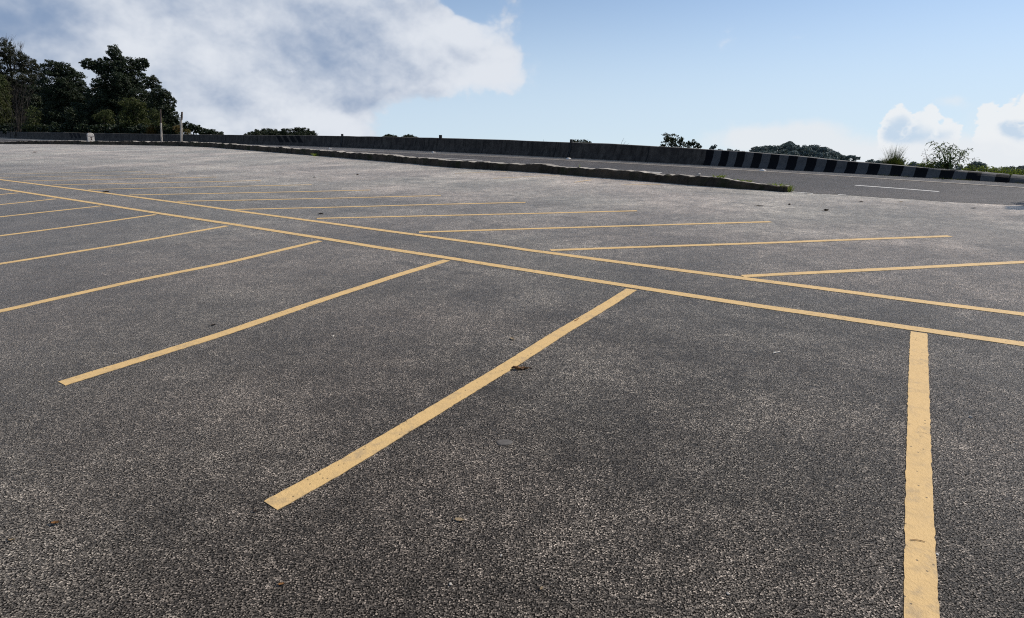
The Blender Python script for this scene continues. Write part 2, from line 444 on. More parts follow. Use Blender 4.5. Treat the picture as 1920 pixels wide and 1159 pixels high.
near_px = [((1723, 621), (1722, 700), (1722.5, 850), (1724, 1000), (1727, 1159), (1729, 1235)),
           ((1187, 541), (1130, 577), (1060, 618), (960, 682), (850, 749), (720, 827), (640, 876), (502, 952)),
           ((842, 487), (740, 518), (600, 564), (410, 629), (260, 675), (112, 721)),
           ((604, 451), (430, 492), (250, 527.5), (120, 556.5), (0, 584), (-60, 597)),
           ((430, 423), (220, 460), (0, 495), (-95, 510)),
           ((295, 402), (150, 423), (0, 442.5), (-150, 461)),
           ((193, 386), (110, 395), (0, 407), (-170, 424)),
           ((108, 372.7), (50, 379), (0, 384), (-190, 402)),
           ((38, 361.5), (0, 365), (-180, 381))]
near_lab = ['broad yellow bay stripe running straight off the bottom edge under a curved twig',
            'long yellow bay stripe ending in open asphalt beside the dried brown seed pod',
            'yellow bay stripe third from the right, ending bluntly short of the left edge',
            'yellow near bay stripe fourth from the right in the foreground row',
            'yellow near bay stripe fifth from the right in the foreground row',
            'yellow near bay stripe sixth from the right in the foreground row',
            'thin yellow near bay stripe seventh from the right in the foreground row',
            'short visible end of the yellow near bay stripe eighth from the right',
            'tiniest visible end of yellow near bay stripe, at the far left of its row']
for px, lab in zip(near_px, near_lab):
    P = np.array([gnd(*p)[:2] for p in px])
    near_d = np.linalg.norm(P[0] - P[-1])
    P[0] = P[0] + (P[1] - P[0]) / np.linalg.norm(P[1] - P[0]) * 0.045
    tag(strip_mesh(P, LW * 0.95, M['yellow'], 'bay_line', z=0.0036), lab, 'bay line', 'yellow bay lines of the foreground row')

far_px = [((1378, 519), (1640, 506), (1920, 491.8), (2060, 484.5)),
          ((1020, 470), (1200, 463.5), (1420, 456.5), (1600, 449.5), (1782, 443)),
          ((775, 436), (1000, 429), (1240, 422), (1445, 416)),
          ((585, 410), (800, 405), (1000, 400.5), (1195, 395.5)),
          ((433, 393.3), (620, 389), (800, 384), (985, 379.7)),
          ((325, 378), (500, 374.7), (680, 370.5), (828, 366.8)),
          ((235, 366), (400, 363), (560, 359.7), (697, 356.5))]
far_lab = ['yellow slanting far bay stripe running off the right edge of the picture',
           'longest complete yellow slanting far bay stripe, the second counted from the right edge',
           'yellow slanting far bay stripe third from the right in the back row',
           'yellow slanting far bay stripe fourth from the right in the back row',
           'yellow slanting far bay stripe fifth from the right in the back row',
           'thin yellow slanting far bay stripe sixth from the right in the back row',
           'thin yellow slanting far bay stripe seventh from the right in the back row']
FP = [np.array([gnd(*p)[:2] for p in px]) for px in far_px]
for P, lab in zip(FP, far_lab):
    P = P.copy(); P[0] = P[0] + (P[1] - P[0]) / np.linalg.norm(P[1] - P[0]) * 0.09
    tag(strip_mesh(P, LW * 0.92, M['yellow'], 'bay_line', z=0.0036), lab, 'bay line', 'yellow slanting bay lines of the back row')
# the row goes on with the same spacing, more and more worn
ua = np.array([cos(DIRA), sin(DIRA)])
dirF = np.array([cos(radians(5.0)), sin(radians(5.0))])
ords = ['eighth', 'ninth', 'tenth', 'eleventh', 'twelfth']
p0 = FP[-1][0].copy()
stepv = (FP[-1][0] - FP[1][0]) / 5
for k, w in enumerate(ords):
    a = p0 + stepv * (k + 1)
    P = np.stack([a + dirF * 0.1, a + dirF * 2.0, a + dirF * 4.0, a + dirF * 6.1])
    tag(strip_mesh(P, LW * 0.85, M['yellow'] if k < 3 else M['yellow_worn'], 'bay_line', z=0.0036), f'faint worn yellow slanting bay stripe {w} from the right in the back row', 'bay line', 'yellow slanting bay lines of the back row')

# faint remains of bay lines along the kerb
for px, lab in [(((925, 334.6), (985, 331.5), (1050, 328.2)), 'longest faint worn yellow stroke in front of the kerb'),
                (((1077, 342), (1095, 339.5), (1110, 337.3)), 'short faint yellow stroke close to the kerb, right of the longest faint one'),
                (((853, 325.3), (900, 323.4), (950, 322)), 'faint yellow stroke touching the kerb foot, left of the longest faint one'),
                (((1165, 347), (1200, 346.3), (1240, 346)), 'barely visible yellow stroke in front of the kerb, rightmost of the faint ones')]:
    tag(strip_mesh([gnd(*p)[:2] for p in px], 0.085, M['yellow_worn'], 'faint_line', z=0.0036), lab, 'painted line', 'faint yellow lines by the kerb')

# white markings of the road
for px, lab in [(((1603, 348), (1680, 353.5), (1762, 360)), 'white centre dash on the open road right of the kerb end'),
                (((1142, 318.3), (1190, 321), (1241, 324.3)), 'white centre dash just above the kerb left of the grey stone'),
                (((835, 297.6), (870, 299), (904, 301.2)), 'white centre dash above the kerb farthest along the road')]:
    tag(strip_mesh([gnd(*p)[:2] for p in px], 0.10, M['white'], 'lane_dash', z=0.008), lab, 'road marking', 'white dashes down the middle of the road')
for px, lab in [(((1485, 360.4), (1505, 361.8), (1524, 363.3)), 'pale dash on the road edge next to the grass at the kerb end'),
                (((1571, 365.4), (1580, 365.9), (1588, 366.5)), 'tiny pale dash on the road edge right of the kerb-end dash')]:
    tag(strip_mesh([gnd(*p)[:2] for p in px], 0.07, M['white'], 'edge_dash', z=0.008), lab, 'road marking', 'pale dashes on the road edge')
es2 = np.arange(-60, 8, 0.5)
offs = np.interp(es2, rs, off)
el = st2xy(es2, wall_t(es2) - offs)
tag(strip_mesh(el, 0.10, M['white_worn'], 'edge_line', z=0.012), 'worn pale edge line along the shoulder below the concrete wall', 'road marking')

# ------------------------------------------------------------------ concrete materials
def concrete(name, base, dark, stain=0.6, streak=True, uvmap=False, rough=0.85, moss=None):
    m, t, b = material(name)
    co = objco(t)
    n1 = t.noise(co, 2.2, 5, 0.65); n2 = t.noise(co, 18, 4, 0.65)
    c = t.mix(t.ss(n1, 0.3, 0.7), base, dark)
    c = t.mix(t.ss(n2, 0.45, 0.75, 0.0, stain), c, tuple(x * 0.45 for x in dark))
    if streak:
        st = t.noise(t.v('MULTIPLY', co, (3.2, 3.2, 0.35)), 1.6, 5, 0.65)
        c = t.mix(t.ss(st, 0.45, 0.68, 0.0, 0.75), c, tuple(x * 0.4 for x in dark))
    if moss:
        blk_ = t.noise(t.v('MULTIPLY', co, (0.9, 0.9, 0.2)), 1.0, 1)
        c = t.mix(t.ss(blk_, 0.46, 0.56, 0.0, 0.45), c, (0.085, 0.066, 0.048))
        c = t.mix(t.ss(t.noise(co, 1.4, 5, 0.7), 0.5, 0.66, 0.0, 0.8), c, moss)
    set_b(t, b, c, rough, 0.15, t.bump(t.m('ADD', n2, t.m('MULTIPLY', t.noise(co, 70, 2), 0.5)), 0.6, 0.02))
    return m, t, b, c

M['kerb_face'] = concrete('kerb_face', (0.062, 0.05, 0.038), (0.028, 0.024, 0.018), moss=(0.02, 0.024, 0.008))[0]  # mossy face; its shade is put into the dark colour too
M['kerb_top'] = concrete('kerb_top', (0.42, 0.38, 0.33), (0.22, 0.20, 0.17), 0.4, False)[0]  # worn top; the sunlight on it is put into the paler colour
M['wall_top'] = concrete('wall_top', (0.19, 0.18, 0.165), (0.10, 0.095, 0.09), 0.4, False)[0]

# barrier face: weathered concrete with painted black bands
m, t, b, cc = concrete('wall_face', (0.098, 0.082, 0.068), (0.046, 0.039, 0.034), 0.6)
uvn = t.n('ShaderNodeUVMap').outputs[0]
su, sv, _ = t.sep(uvn)
wob = t.ss(t.noise(uvn, 6.0, 3), 0.2, 0.8, -0.012, 0.012, 'LINEAR')
# right-hand bands: equal, upright
PER, START = 0.615, -10.415
ph = t.m('FRACT', t.m('DIVIDE', t.m('ADD', t.m('SUBTRACT', su, START), wob), PER))
blk = t.m('MULTIPLY', t.ss(ph, 0.49, 0.515, 1.0, 0.0), t.ss(su, START - 0.02, START - 0.005))
whi = t.m('MULTIPLY', t.m('SUBTRACT', 1.0, blk), t.ss(su, START, START + 0.02))
# four slanting bands on the distant stretch
us = t.m('SUBTRACT', su, t.m('MULTIPLY', t.m('SUBTRACT', 0.74, sv), 1.25))
ph2 = t.m('FRACT', t.m('DIVIDE', t.m('ADD', us, 46.75), 0.93))
blk2 = t.m('MULTIPLY', t.m('MULTIPLY', t.ss(ph2, 0.66, 0.72, 1.0, 0.0), t.ss(ph2, 0.0, 0.06)), t.m('MULTIPLY', t.ss(us, -46.75, -46.7), t.ss(us, -43.15, -43.1, 1.0, 0.0)))
blk2 = t.m('MULTIPLY', blk2, t.ss(sv, 0.20, 0.26))
# another faded group on the far left
us3 = t.m('SUBTRACT', su, t.m('MULTIPLY', t.m('SUBTRACT', 0.8, sv), 1.0))
ph3 = t.m('FRACT', t.m('DIVIDE', t.m('ADD', us3, 88.2), 1.1))
blk3 = t.m('MULTIPLY', t.ss(ph3, 0.6, 0.68, 1.0, 0.0), t.m('MULTIPLY', t.ss(us3, -88.2, -88.1), t.ss(us3, -84.95, -84.85, 1.0, 0.0)))
blk3 = t.m('MULTIPLY', blk3, t.ss(sv, 0.16, 0.22))
bk = t.m('MAXIMUM', blk, t.m('MAXIMUM', blk2, blk3))
cc = t.mix(t.m('MULTIPLY', whi, 0.55), cc, (0.125, 0.125, 0.125))
cc = t.mix(t.m('MULTIPLY', whi, t.ss(t.noise(uvn, 9.0, 5, 0.7), 0.45, 0.7, 0.0, 0.7)), cc, (0.06, 0.06, 0.062))
cc = t.mix(t.m('MULTIPLY', bk, 0.97), cc, (0.0045, 0.0045, 0.006))
# cast joints every few metres
jt = t.ss(t.m('ABSOLUTE', t.m('SUBTRACT', t.m('FRACT', t.m('DIVIDE', su, 5.2)), 0.5)), 0.0075, 0.004)
jt = t.m('MULTIPLY', jt, t.ss(su, -11.2, -11.0, 1.0, 0.0))
cc = t.mix(t.m('MULTIPLY', jt, 0.8), cc, (0.01, 0.01, 0.011))
t.inp(b.inputs['Base Color'], cc)
M['wall_face'] = m

# ------------------------------------------------------------------ concrete barrier wall
ws = np.r_[np.arange(-135, -60, 0.8), np.arange(-60, -13, 0.3), np.arange(-13, 9, 0.1)]
hw = wall_h(ws) + 0.006 * np.interp(ws, np.arange(-140, 20, 1.3), rng.standard_normal(len(np.arange(-140, 20, 1.3))))
wt = wall_t(ws)
# flared profile: (outward offset from the foot line, height fraction)
rd = np.clip((ws + 3.6) / 2.0, 0, 1)            # the right end is low and rounded over
prof = [(0.0, 0.0), (0.02, 0.10), (0.12, 0.36), (0.155, 0.55), (0.20, 0.93), (0.215, 0.985), (0.235, 1.0), (0.42, 1.0), (0.44, 0.985), (0.46, 0.9), (0.50, -0.3)]
prof_r = [(0.0, 0.0), (0.02, 0.22), (0.05, 0.46), (0.09, 0.66), (0.15, 0.84), (0.20, 0.93), (0.26, 0.985), (0.40, 1.0), (0.46, 0.98), (0.50, 0.8), (0.54, -0.3)]
V = []; UVs = []
for k in range(len(prof)):
    a, f0 = prof[k]; a2, f1 = prof_r[k]
    oo = a * (1 - rd) + a2 * rd; ff = f0 * (1 - rd) + f1 * rd
    xy = st2xy(ws, wt + oo)
    V.append(np.c_[xy, ff * hw]); UVs.append(np.c_[ws, ff * hw])
n = len(ws); K = len(prof)
V = np.vstack(V); UVs = np.vstack(UVs)
i = np.arange(n - 1)
F = []; mi = []
for k in range(K - 1):
    F.append(np.stack([i + k * n, i + 1 + k * n, i + 1 + (k + 1) * n, i + (k + 1) * n], -1))
    mi += [1 if k in (6,) else 0] * (n - 1)
F = np.vstack(F)
wall = empty('concrete_wall', (*st2xy(-20.0, wall_t(-20.0)), 0), 'long low dark concrete barrier wall with black and white painted bands at its lower end', 'wall')
wl = np.array(wall.location)
barrier = mesh_obj('barrier', V - wl, F, [M['wall_face'], M['wall_top']], wall, uv=UVs, mat_idx=mi)

m, t, b = material('dark_steel')
co = objco(t)
set_b(t, b, t.mix(t.noise(co, 20, 3), (0.012, 0.012, 0.013), (0.03, 0.026, 0.024)), 0.7, 0.3)
M['steel'] = m
def box_verts(cx, cy, cz, ax, ay, hx, hy, hz, bev=0.12):
    """bevelled box: ax, ay are unit 2-vectors"""
    V = []; F = []
    rings = [(-hz, 1 - bev), (-hz * (1 - bev), 1), (hz * (1 - bev), 1), (hz, 1 - bev)]
    c8 = [(-1, -1 + bev), (-1 + bev, -1), (1 - bev, -1), (1, -1 + bev), (1, 1 - bev), (1 - bev, 1), (-1 + bev, 1), (-1, 1 - bev)]
    for z, s in rings:
        for u, v in c8:
            V.append((cx + ax[0] * u * hx * s + ay[0] * v * hy * s, cy + ax[1] * u * hx * s + ay[1] * v * hy * s, cz + z))
    for r in range(3):
        for k in range(8):
            k2 = (k + 1) % 8
            F.append((r * 8 + k, r * 8 + k2, (r + 1) * 8 + k2, (r + 1) * 8 + k))
    F.append(tuple(range(7, -1, -1))); F.append(tuple(range(24, 32)))
    return V, F
# flat steel posts fixed to the face, their heads standing above the coping
for s in (-37.66, -27.15, -17.28):
    h = float(wall_h(s)); V = []; UVs = []
    w = 0.05 if s > -20 else 0.085
    pts = [(-0.012, 0.0), (0.006, 0.10 * h), (0.105, 0.36 * h), (0.14, 0.55 * h), (0.185, 0.93 * h), (0.195, h + 0.14), (0.27, h + 0.14), (0.27, h - 0.02)]
    if s == -27.15: pts = [(0.19, 0.86 * h), (0.195, h + 0.17), (0.285, h + 0.17), (0.285, h - 0.02)]
    for a, z in pts:
        for q in (-w, w):
            V.append((*st2xy(s + q, wall_t(s) + a - 0.004), z))
    F = [(2 * k, 2 * k + 1, 2 * k + 3, 2 * k + 2) for k in range(len(pts) - 1)]
    m_ = len(pts)
    F.append(tuple(2 * k for k in range(m_ - 1, -1, -1))); F.append(tuple(2 * k + 1 for k in range(m_)))
    mesh_obj('steel_post', np.array(V) - wl, F, M['steel'], wall)

# ------------------------------------------------------------------ kerb
hk_px = [(-400, 0.16), (0, 0.17), (60, 0.30), (340, 0.31), (550, 0.30), (640, 0.285), (880, 0.25), (1320, 0.225), (1340, 0.222), (1400, 0.17), (1450, 0.125), (1478, 0.10)]
def px_of(P):
    d = np.array([P[0], P[1], 0]) - EYE
    w = d @ FW
    return W / 2 + FOC * (d @ RT) / w, H / 2 - FOC * (d @ UP) / w
kx = np.array([px_of(p)[0] if p[1] > 1 else -400 for p in KL])
kh = np.interp(kx, [a for a, _ in hk_px], [b_ for _, b_ in hk_px])
n = len(KL)
def rn(step, amp, seed):
    r = np.random.default_rng(seed)
    g = np.arange(0, n * 0.1 + 2 * step, step)
    return np.interp(np.arange(n) * 0.1, g, r.standard_normal(len(g))) * amp
blocky = np.round(rn(0.9, 1.0, 5)) * 0.012
kh = kh * (1 + rn(0.5, 0.05, 1) + rn(0.16, 0.035, 2)) + blocky
kf = rn(0.35, 0.02, 3) + rn(0.9, 0.02, 4)
T = np.gradient(KL, axis=0); T /= np.linalg.norm(T, axis=1)[:, None]
Nn = np.stack([-T[:, 1], T[:, 0]], -1)          # away from the lot
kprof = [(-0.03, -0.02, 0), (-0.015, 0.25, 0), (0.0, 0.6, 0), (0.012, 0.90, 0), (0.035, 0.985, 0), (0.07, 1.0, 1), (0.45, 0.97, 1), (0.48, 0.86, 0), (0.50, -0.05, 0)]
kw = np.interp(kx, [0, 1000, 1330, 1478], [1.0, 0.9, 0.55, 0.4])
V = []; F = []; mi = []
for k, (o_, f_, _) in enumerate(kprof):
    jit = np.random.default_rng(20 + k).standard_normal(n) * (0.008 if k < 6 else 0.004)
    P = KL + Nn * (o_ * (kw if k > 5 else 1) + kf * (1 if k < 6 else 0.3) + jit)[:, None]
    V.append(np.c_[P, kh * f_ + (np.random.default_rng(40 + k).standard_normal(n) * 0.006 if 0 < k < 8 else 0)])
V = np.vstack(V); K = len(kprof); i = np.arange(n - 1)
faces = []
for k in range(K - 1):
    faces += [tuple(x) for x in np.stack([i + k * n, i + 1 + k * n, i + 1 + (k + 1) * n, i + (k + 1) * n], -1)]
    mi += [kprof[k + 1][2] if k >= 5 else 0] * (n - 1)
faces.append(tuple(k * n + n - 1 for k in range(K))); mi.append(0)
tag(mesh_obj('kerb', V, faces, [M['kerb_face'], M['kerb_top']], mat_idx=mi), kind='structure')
def kerb_top(px, back=0.12):
    j = int(np.argmin(np.abs(kx - px)))
    p = KL[j] + Nn[j] * back
    return np.array([p[0], p[1], kh[j] * 0.985])

# ------------------------------------------------------------------ foliage
def leaf_mat(name, c1, c2, c3=None, rough=0.55, trans=0.25):
    m, t, b = material(name)
    r = t.n('ShaderNodeNewGeometry').outputs['Random Per Island']
    co = objco(t)
    c = t.mix(r, c1, c2)
    if c3: c = t.mix(t.m('MULTIPLY', t.ss(t.noise(co, 0.45, 3), 0.48, 0.68), t.ss(r, 0.1, 0.9)), c, c3)
    set_b(t, b, c, rough, 0.25)
    tr = t.n('ShaderNodeBsdfTranslucent'); t.inp(tr.inputs[0], t.mix(0.5, c, (0.10, 0.14, 0.02)))
    mx = t.n('ShaderNodeMixShader'); mx.inputs[0].default_value = trans
    out = [x for x in m.node_tree.nodes if x.type == 'OUTPUT_MATERIAL'][0]
    m.node_tree.links.new(b.outputs[0], mx.inputs[1]); m.node_tree.links.new(tr.outputs[0], mx.inputs[2])
    m.node_tree.links.new(mx.outputs[0], out.inputs[0])
    return m
M['leaf_dark'] = leaf_mat('dark_leaves', (0.010, 0.018, 0.010), (0.026, 0.038, 0.018), (0.034, 0.036, 0.014), trans=0.12)
M['leaf_brown'] = leaf_mat('brownish_leaves', (0.014, 0.018, 0.010), (0.036, 0.036, 0.018), (0.05, 0.04, 0.02), trans=0.12)
M['leaf_mid'] = leaf_mat('olive_leaves', (0.026, 0.036, 0.010), (0.072, 0.078, 0.022), (0.095, 0.082, 0.024), trans=0.2)
M['leaf_pale'] = leaf_mat('pale_leaves', (0.030, 0.042, 0.014), (0.085, 0.095, 0.035), (0.085, 0.075, 0.03), trans=0.25)
M['leaf_rust'] = leaf_mat('rusty_leaves', (0.07, 0.045, 0.012), (0.14, 0.085, 0.022), (0.05, 0.055, 0.015), trans=0.25)
M['leaf_far'] = leaf_mat('hazed_hill_leaves', (0.10, 0.135, 0.135), (0.18, 0.22, 0.215), (0.21, 0.215, 0.20), trans=0.1)  # bluish haze over the far trees put into the leaf colour
M['leaf_bright'] = leaf_mat('bright_leaves', (0.10, 0.13, 0.016), (0.21, 0.24, 0.035), (0.24, 0.20, 0.05), trans=0.4)
M['leaf_bush'] = leaf_mat('bush_leaves', (0.05, 0.09, 0.028), (0.11, 0.145, 0.055), (0.14, 0.13, 0.06), trans=0.35)
M['leaf_pink'] = leaf_mat('reddish_leaves', (0.20, 0.10, 0.08), (0.34, 0.20, 0.15), None, trans=0.35)
M['grass'] = leaf_mat('grass_blades', (0.12, 0.17, 0.015), (0.27, 0.32, 0.05), (0.26, 0.24, 0.06), trans=0.45)
M['clump'] = leaf_mat('clump_blades', (0.025, 0.034, 0.008), (0.075, 0.085, 0.018), (0.10, 0.095, 0.02), trans=0.2)
M['dry_grass'] = leaf_mat('dry_grass_blades', (0.045, 0.06, 0.012), (0.12, 0.125, 0.03), (0.12, 0.09, 0.035), trans=0.35)
m, t, b = material('bark')
co = objco(t)
set_b(t, b, t.mix(t.ss(t.noise(t.v('MULTIPLY', co, (3, 3, 0.6)), 3, 5), 0.3, 0.7), (0.03, 0.025, 0.019), (0.085, 0.07, 0.055)), 0.9, 0.1, t.bump(t.noise(co, 9, 4), 0.7, 0.05))
M['bark'] = m
m, t, b = material('grey_twigs')
set_b(t, b, t.mix(t.noise(objco(t), 4, 3), (0.035, 0.03, 0.026), (0.075, 0.066, 0.058)), 0.9, 0.1)
M['twig'] = m

def leaves_from(points, normals, size, aspect=2.0, seed=0, sz_var=0.5):
    """rhombic leaves bent along the midrib, all in one array"""
    r = np.random.default_rng(seed)
    n = len(points)
    a = r.standard_normal((n, 3)); a -= (a * normals).sum(1)[:, None] * normals
    a /= np.linalg.norm(a, axis=1)[:, None] + 1e-9
    b_ = np.cross(normals, a)
    L = size * (1 - sz_var / 2 + sz_var * r.random(n))[:, None]
    Wd = L / aspect
    v0 = points - a * L * 0.5
    v1 = points + b_ * Wd * 0.5 + normals * L * 0.08
    v2 = points + a * L * 0.5 - normals * L * 0.12
    v3 = points - b_ * Wd * 0.5 + normals * L * 0.08
    V = np.stack([v0, v1, v2, v3], 1).reshape(-1, 3)
    F = np.arange(4 * n).reshape(n, 4)
    return V, F

def crown_points(blobs, per_m2, seed, clump=0.24, fill=0.35, up=0.35):
    """blobs: (centre, radii); leafy tufts over the surface of each blob + thinner interior fill"""
    r = np.random.default_rng(seed)
    PP, NN = [], []
    for c, rad in blobs:
        c = np.asarray(c); rad = np.asarray(rad)
        rm = rad.mean()
        area = 4 * pi * rm * rm
        ntuft = int(max(14, 3.2 / (clump * clump)))
        d = r.standard_normal((ntuft, 3)); d /= np.linalg.norm(d, axis=1)[:, None]
        tc = c + d * rad * (0.70 + 0.34 * r.random(ntuft) ** 1.0)[:, None]
        tr = rm * clump * (0.55 + 0.9 * r.random(ntuft))
        k = int(per_m2 * area / ntuft) + 4
        q = r.standard_normal((ntuft, k, 3)); q /= np.linalg.norm(q, axis=2)[..., None]
        rr = r.random((ntuft, k)) ** 0.45
        sq = np.array([1.15, 1.15, 0.75])
        p = tc[:, None] + q * (tr[:, None] * rr)[..., None] * sq
        nn = q * 0.7 + np.array([0, 0, up]) + 0.55 * r.standard_normal(q.shape)
        PP.append(p.reshape(-1, 3)); NN.append(nn.reshape(-1, 3))
        m_ = int(per_m2 * area * fill)
        q = r.standard_normal((m_, 3)); q /= np.linalg.norm(q, axis=1)[:, None]
        PP.append(c + q * rad * (0.9 * r.random(m_) ** 0.4)[:, None]); NN.append(r.standard_normal((m_, 3)))
    P = np.vstack(PP); Nn_ = np.vstack(NN)
    Nn_ /= np.linalg.norm(Nn_, axis=1)[:, None]
    return P, Nn_

def limb(path, radii, V, F, sides=7):
    path = np.asarray(path, float)
    base = len(V)
    for k, p in enumerate(path):
        tdir = path[min(k + 1, len(path) - 1)] - path[max(k - 1, 0)]
        tdir /= np.linalg.norm(tdir) + 1e-9
        ref = np.array([1.0, 0, 0]) if abs(tdir[0]) < 0.8 else np.array([0, 1.0, 0])
        u = np.cross(tdir, ref); u /= np.linalg.norm(u); w = np.cross(tdir, u)
        for j in range(sides):
            an = 2 * pi * j / sides
            V.append(tuple(p + (u * cos(an) + w * sin(an)) * radii[k]))
    for k in range(len(path) - 1):
        for j in range(sides):
            j2 = (j + 1) % sides
            F.append((base + k * sides + j, base + k * sides + j2, base + (k + 1) * sides + j2, base + (k + 1) * sides + j))
    F.append(tuple(base + (len(path) - 1) * sides + j for j in range(sides)))

def trunk_mesh(base, blobs, r0, seed):
    r = np.random.default_rng(seed)
    V, F = [], []
    cs = np.array([np.asarray(c) for c, _ in blobs])
    top = cs.mean(0); top = np.array([top[0], top[1], cs[:, 2].max()])
    base = np.asarray(base, float)
    main = [base + (top - base) * f + np.r_[r.standard_normal(2) * r0 * 0.8 * (0 < f < 1), 0] for f in np.linspace(0, 1, 7)]
    limb(main, r0 * np.array([1.25, 1.0, 0.9, 0.75, 0.6, 0.42, 0.22]), V, F, 8)
    for c, rad in blobs:
        c = np.asarray(c)
        f = min(max((c[2] - base[2]) / max(top[2] - base[2], 0.1) - 0.25, 0.15), 0.85)
        a = base + (top - base) * f
        mid = (a + c) / 2 + r.standard_normal(3) * 0.1 * np.linalg.norm(c - a) * np.array([1, 1, 0.4])
        limb([a, mid, c], [r0 * 0.42, r0 * 0.3, r0 * 0.16], V, F, 6)
        for _ in range(3):
            e = c + r.standard_normal(3) * 0.5 * np.asarray(rad)
            limb([c * 0.6 + mid * 0.4, c + (e - c) * 0.4, e], [r0 * 0.16, r0 * 0.11, r0 * 0.05], V, F, 5)
    return V, F

DENS, LEAF = 4.2, 1.2
def wall_dist(px):
    d = ray(px, 250); h = math.hypot(d[0], d[1])
    for k in np.arange(12, 300, 0.1):
        s, tt = xy2st(d * (k / h))
        if tt > wall_t(s): return float(k)
    return 300.0
def px_blobs(blobs, dist, depth=1.0):
    out = []
    for bl in blobs:
        x, y, rx, ry = bl[:4]; dd = bl[4] if len(bl) > 4 else 0.0
        c = at(x, y, dist + dd); k = pxm(dist + dd) / cos(math.atan((x - 960) / 1170.0)) ** 1.0
        k = (dist + dd) * (np.linalg.norm(ray(x + 1, y) / math.hypot(*ray(x + 1, y)[:2]) - ray(x, y) / math.hypot(*ray(x, y)[:2])))
        ky = (dist + dd) * abs(ray(x, y)[2] / math.hypot(*ray(x, y)[:2]) - ray(x, y + 1)[2] / math.hypot(*ray(x, y + 1)[:2]))
        out.append((c, (rx * k, max(rx * k, ry * ky) * 0.85 * depth, ry * ky)))
    return out

def tree(name, label, cat, group, dist, blobs, mat, leaf=0.16, per_m2=26, seed=1, r0=0.18, clump=0.24, fill=0.35, base_px=None, depth=1.0, aspect=1.9, extra=None, trunk=True, bare=None):
    dist = dist if dist > 0 else wall_dist(base_px) - dist
    B = px_blobs(blobs, dist, depth)
    cs = np.array([c for c, _ in B])
    bx = at(base_px, 250, dist)[:2] if base_px is not None else cs[:, :2].mean(0)
    bz = terrain_z(bx[0], bx[1]) - 0.1
    bz = min(bz, cs[:, 2].min() - 1.0)
    root = empty(name, (bx[0], bx[1], bz), label, cat, group)
    o = np.array([bx[0], bx[1], bz])
    B = [(c - o, r) for c, r in B]
    if trunk:
        V, F = trunk_mesh((0, 0, 0), B, r0, seed)
        mesh_obj('trunk', V, F, M['bark'], root)
    P, Nn_ = crown_points(B, per_m2 * DENS, seed, clump, fill)
    V, F = leaves_from(P, Nn_, leaf * LEAF, aspect, seed)
    mesh_obj('crown', V, F, mat, root)
    if bare:
        V, F = [], []
        r = np.random.default_rng(seed + 5)
        for (x, y, sp, nb) in bare:
            b0 = at(x, y + sp, dist) - o
            for _ in range(nb):
                e = at(x + r.normal(0, sp * 0.45), y - sp * (0.2 + 0.8 * r.random()), dist + r.normal(0, 0.6)) - o
                mid = (b0 + e) / 2 + r.standard_normal(3) * 0.12
                limb([b0, mid, e], [0.035, 0.022, 0.008], V, F, 4)
                for _ in range(3):
                    e2 = e + (e - b0) * 0.15 + r.standard_normal(3) * 0.28
                    limb([mid * 0.4 + e * 0.6, (mid + e2) / 2 * 0.3 + e2 * 0.7, e2], [0.014, 0.01, 0.005], V, F, 4)
        mesh_obj('bare_branches', V, F, M['twig'], root)
    return root

WOOD = 'trees behind the wall'
# the big dark wood on the left
tree('broadleaf_tree', 'big dark tree with a ragged spire top standing tallest over the wood', 'tree', WOOD, -16,
     [(215, 100, 13, 16), (200, 122, 22, 14), (232, 122, 24, 17), (168, 120, 18, 10), (182, 128, 14, 10), (262, 122, 13, 12), (272, 118, 6, 9), (218, 152, 44, 26), (255, 152, 26, 20), (288, 156, 15, 14), (240, 185, 52, 30), (190, 190, 34, 32), (205, 232, 50, 28), (270, 205, 30, 28), (155, 225, 30, 34)],
     M['leaf_dark'], 0.17, 30, 21, 0.3, 0.22, base_px=225)
tree('broadleaf_tree', 'dark round-topped tree between the spired tree and the brownish tree at the edge', 'tree', WOOD, -15,
     [(97, 128, 20, 17), (122, 132, 20, 15), (140, 150, 20, 20), (105, 160, 34, 30), (130, 185, 36, 34), (110, 220, 40, 32), (148, 200, 20, 30), (154, 172, 16, 18)],
     M['leaf_dark'], 0.17, 28, 22, 0.28, 0.22, base_px=115)
tree('broadleaf_tree', 'brownish tree at the left edge with thin bare twigs sticking out on top', 'tree', WOOD, -14,
     [(8, 92, 18, 20), (28, 112, 24, 18), (52, 122, 22, 16), (-20, 110, 30, 40), (70, 138, 14, 18), (35, 150, 38, 24), (10, 175, 34, 30), (60, 180, 30, 34), (45, 225, 40, 28)],
     M['leaf_brown'], 0.15, 24, 23, 0.3, 0.2, base_px=15, bare=[(36, 96, 14, 12), (10, 84, 14, 9)])
tree('broadleaf_tree', 'dark green tree on the right shoulder of the wood behind the posts', 'tree', WOOD, -13,
     [(300, 176, 18, 14), (314, 190, 14, 18), (298, 205, 26, 24), (322, 218, 14, 16), (308, 235, 28, 20), (330, 240, 14, 14)],
     M['leaf_dark'], 0.16, 30, 24, 0.22, 0.22, base_px=305)
tree('leafy_shrub', 'olive green creeper-covered shrub in front of the big spired tree', 'shrub', 'shrubs along the wall', -6,
     [(245, 195, 20, 12), (262, 205, 14, 16), (258, 232, 22, 18), (238, 225, 14, 22), (278, 238, 14, 14)],
     M['leaf_mid'], 0.13, 30, 25, 0.1, 0.26, base_px=252)
tree('leafy_shrub', 'olive shrub right behind the thinner left post', 'shrub', 'shrubs along the wall', -4,
     [(290, 215, 12, 10), (296, 232, 13, 14), (308, 243, 12, 10)],
     M['leaf_mid'], 0.12, 28, 26, 0.08, 0.26, base_px=296)
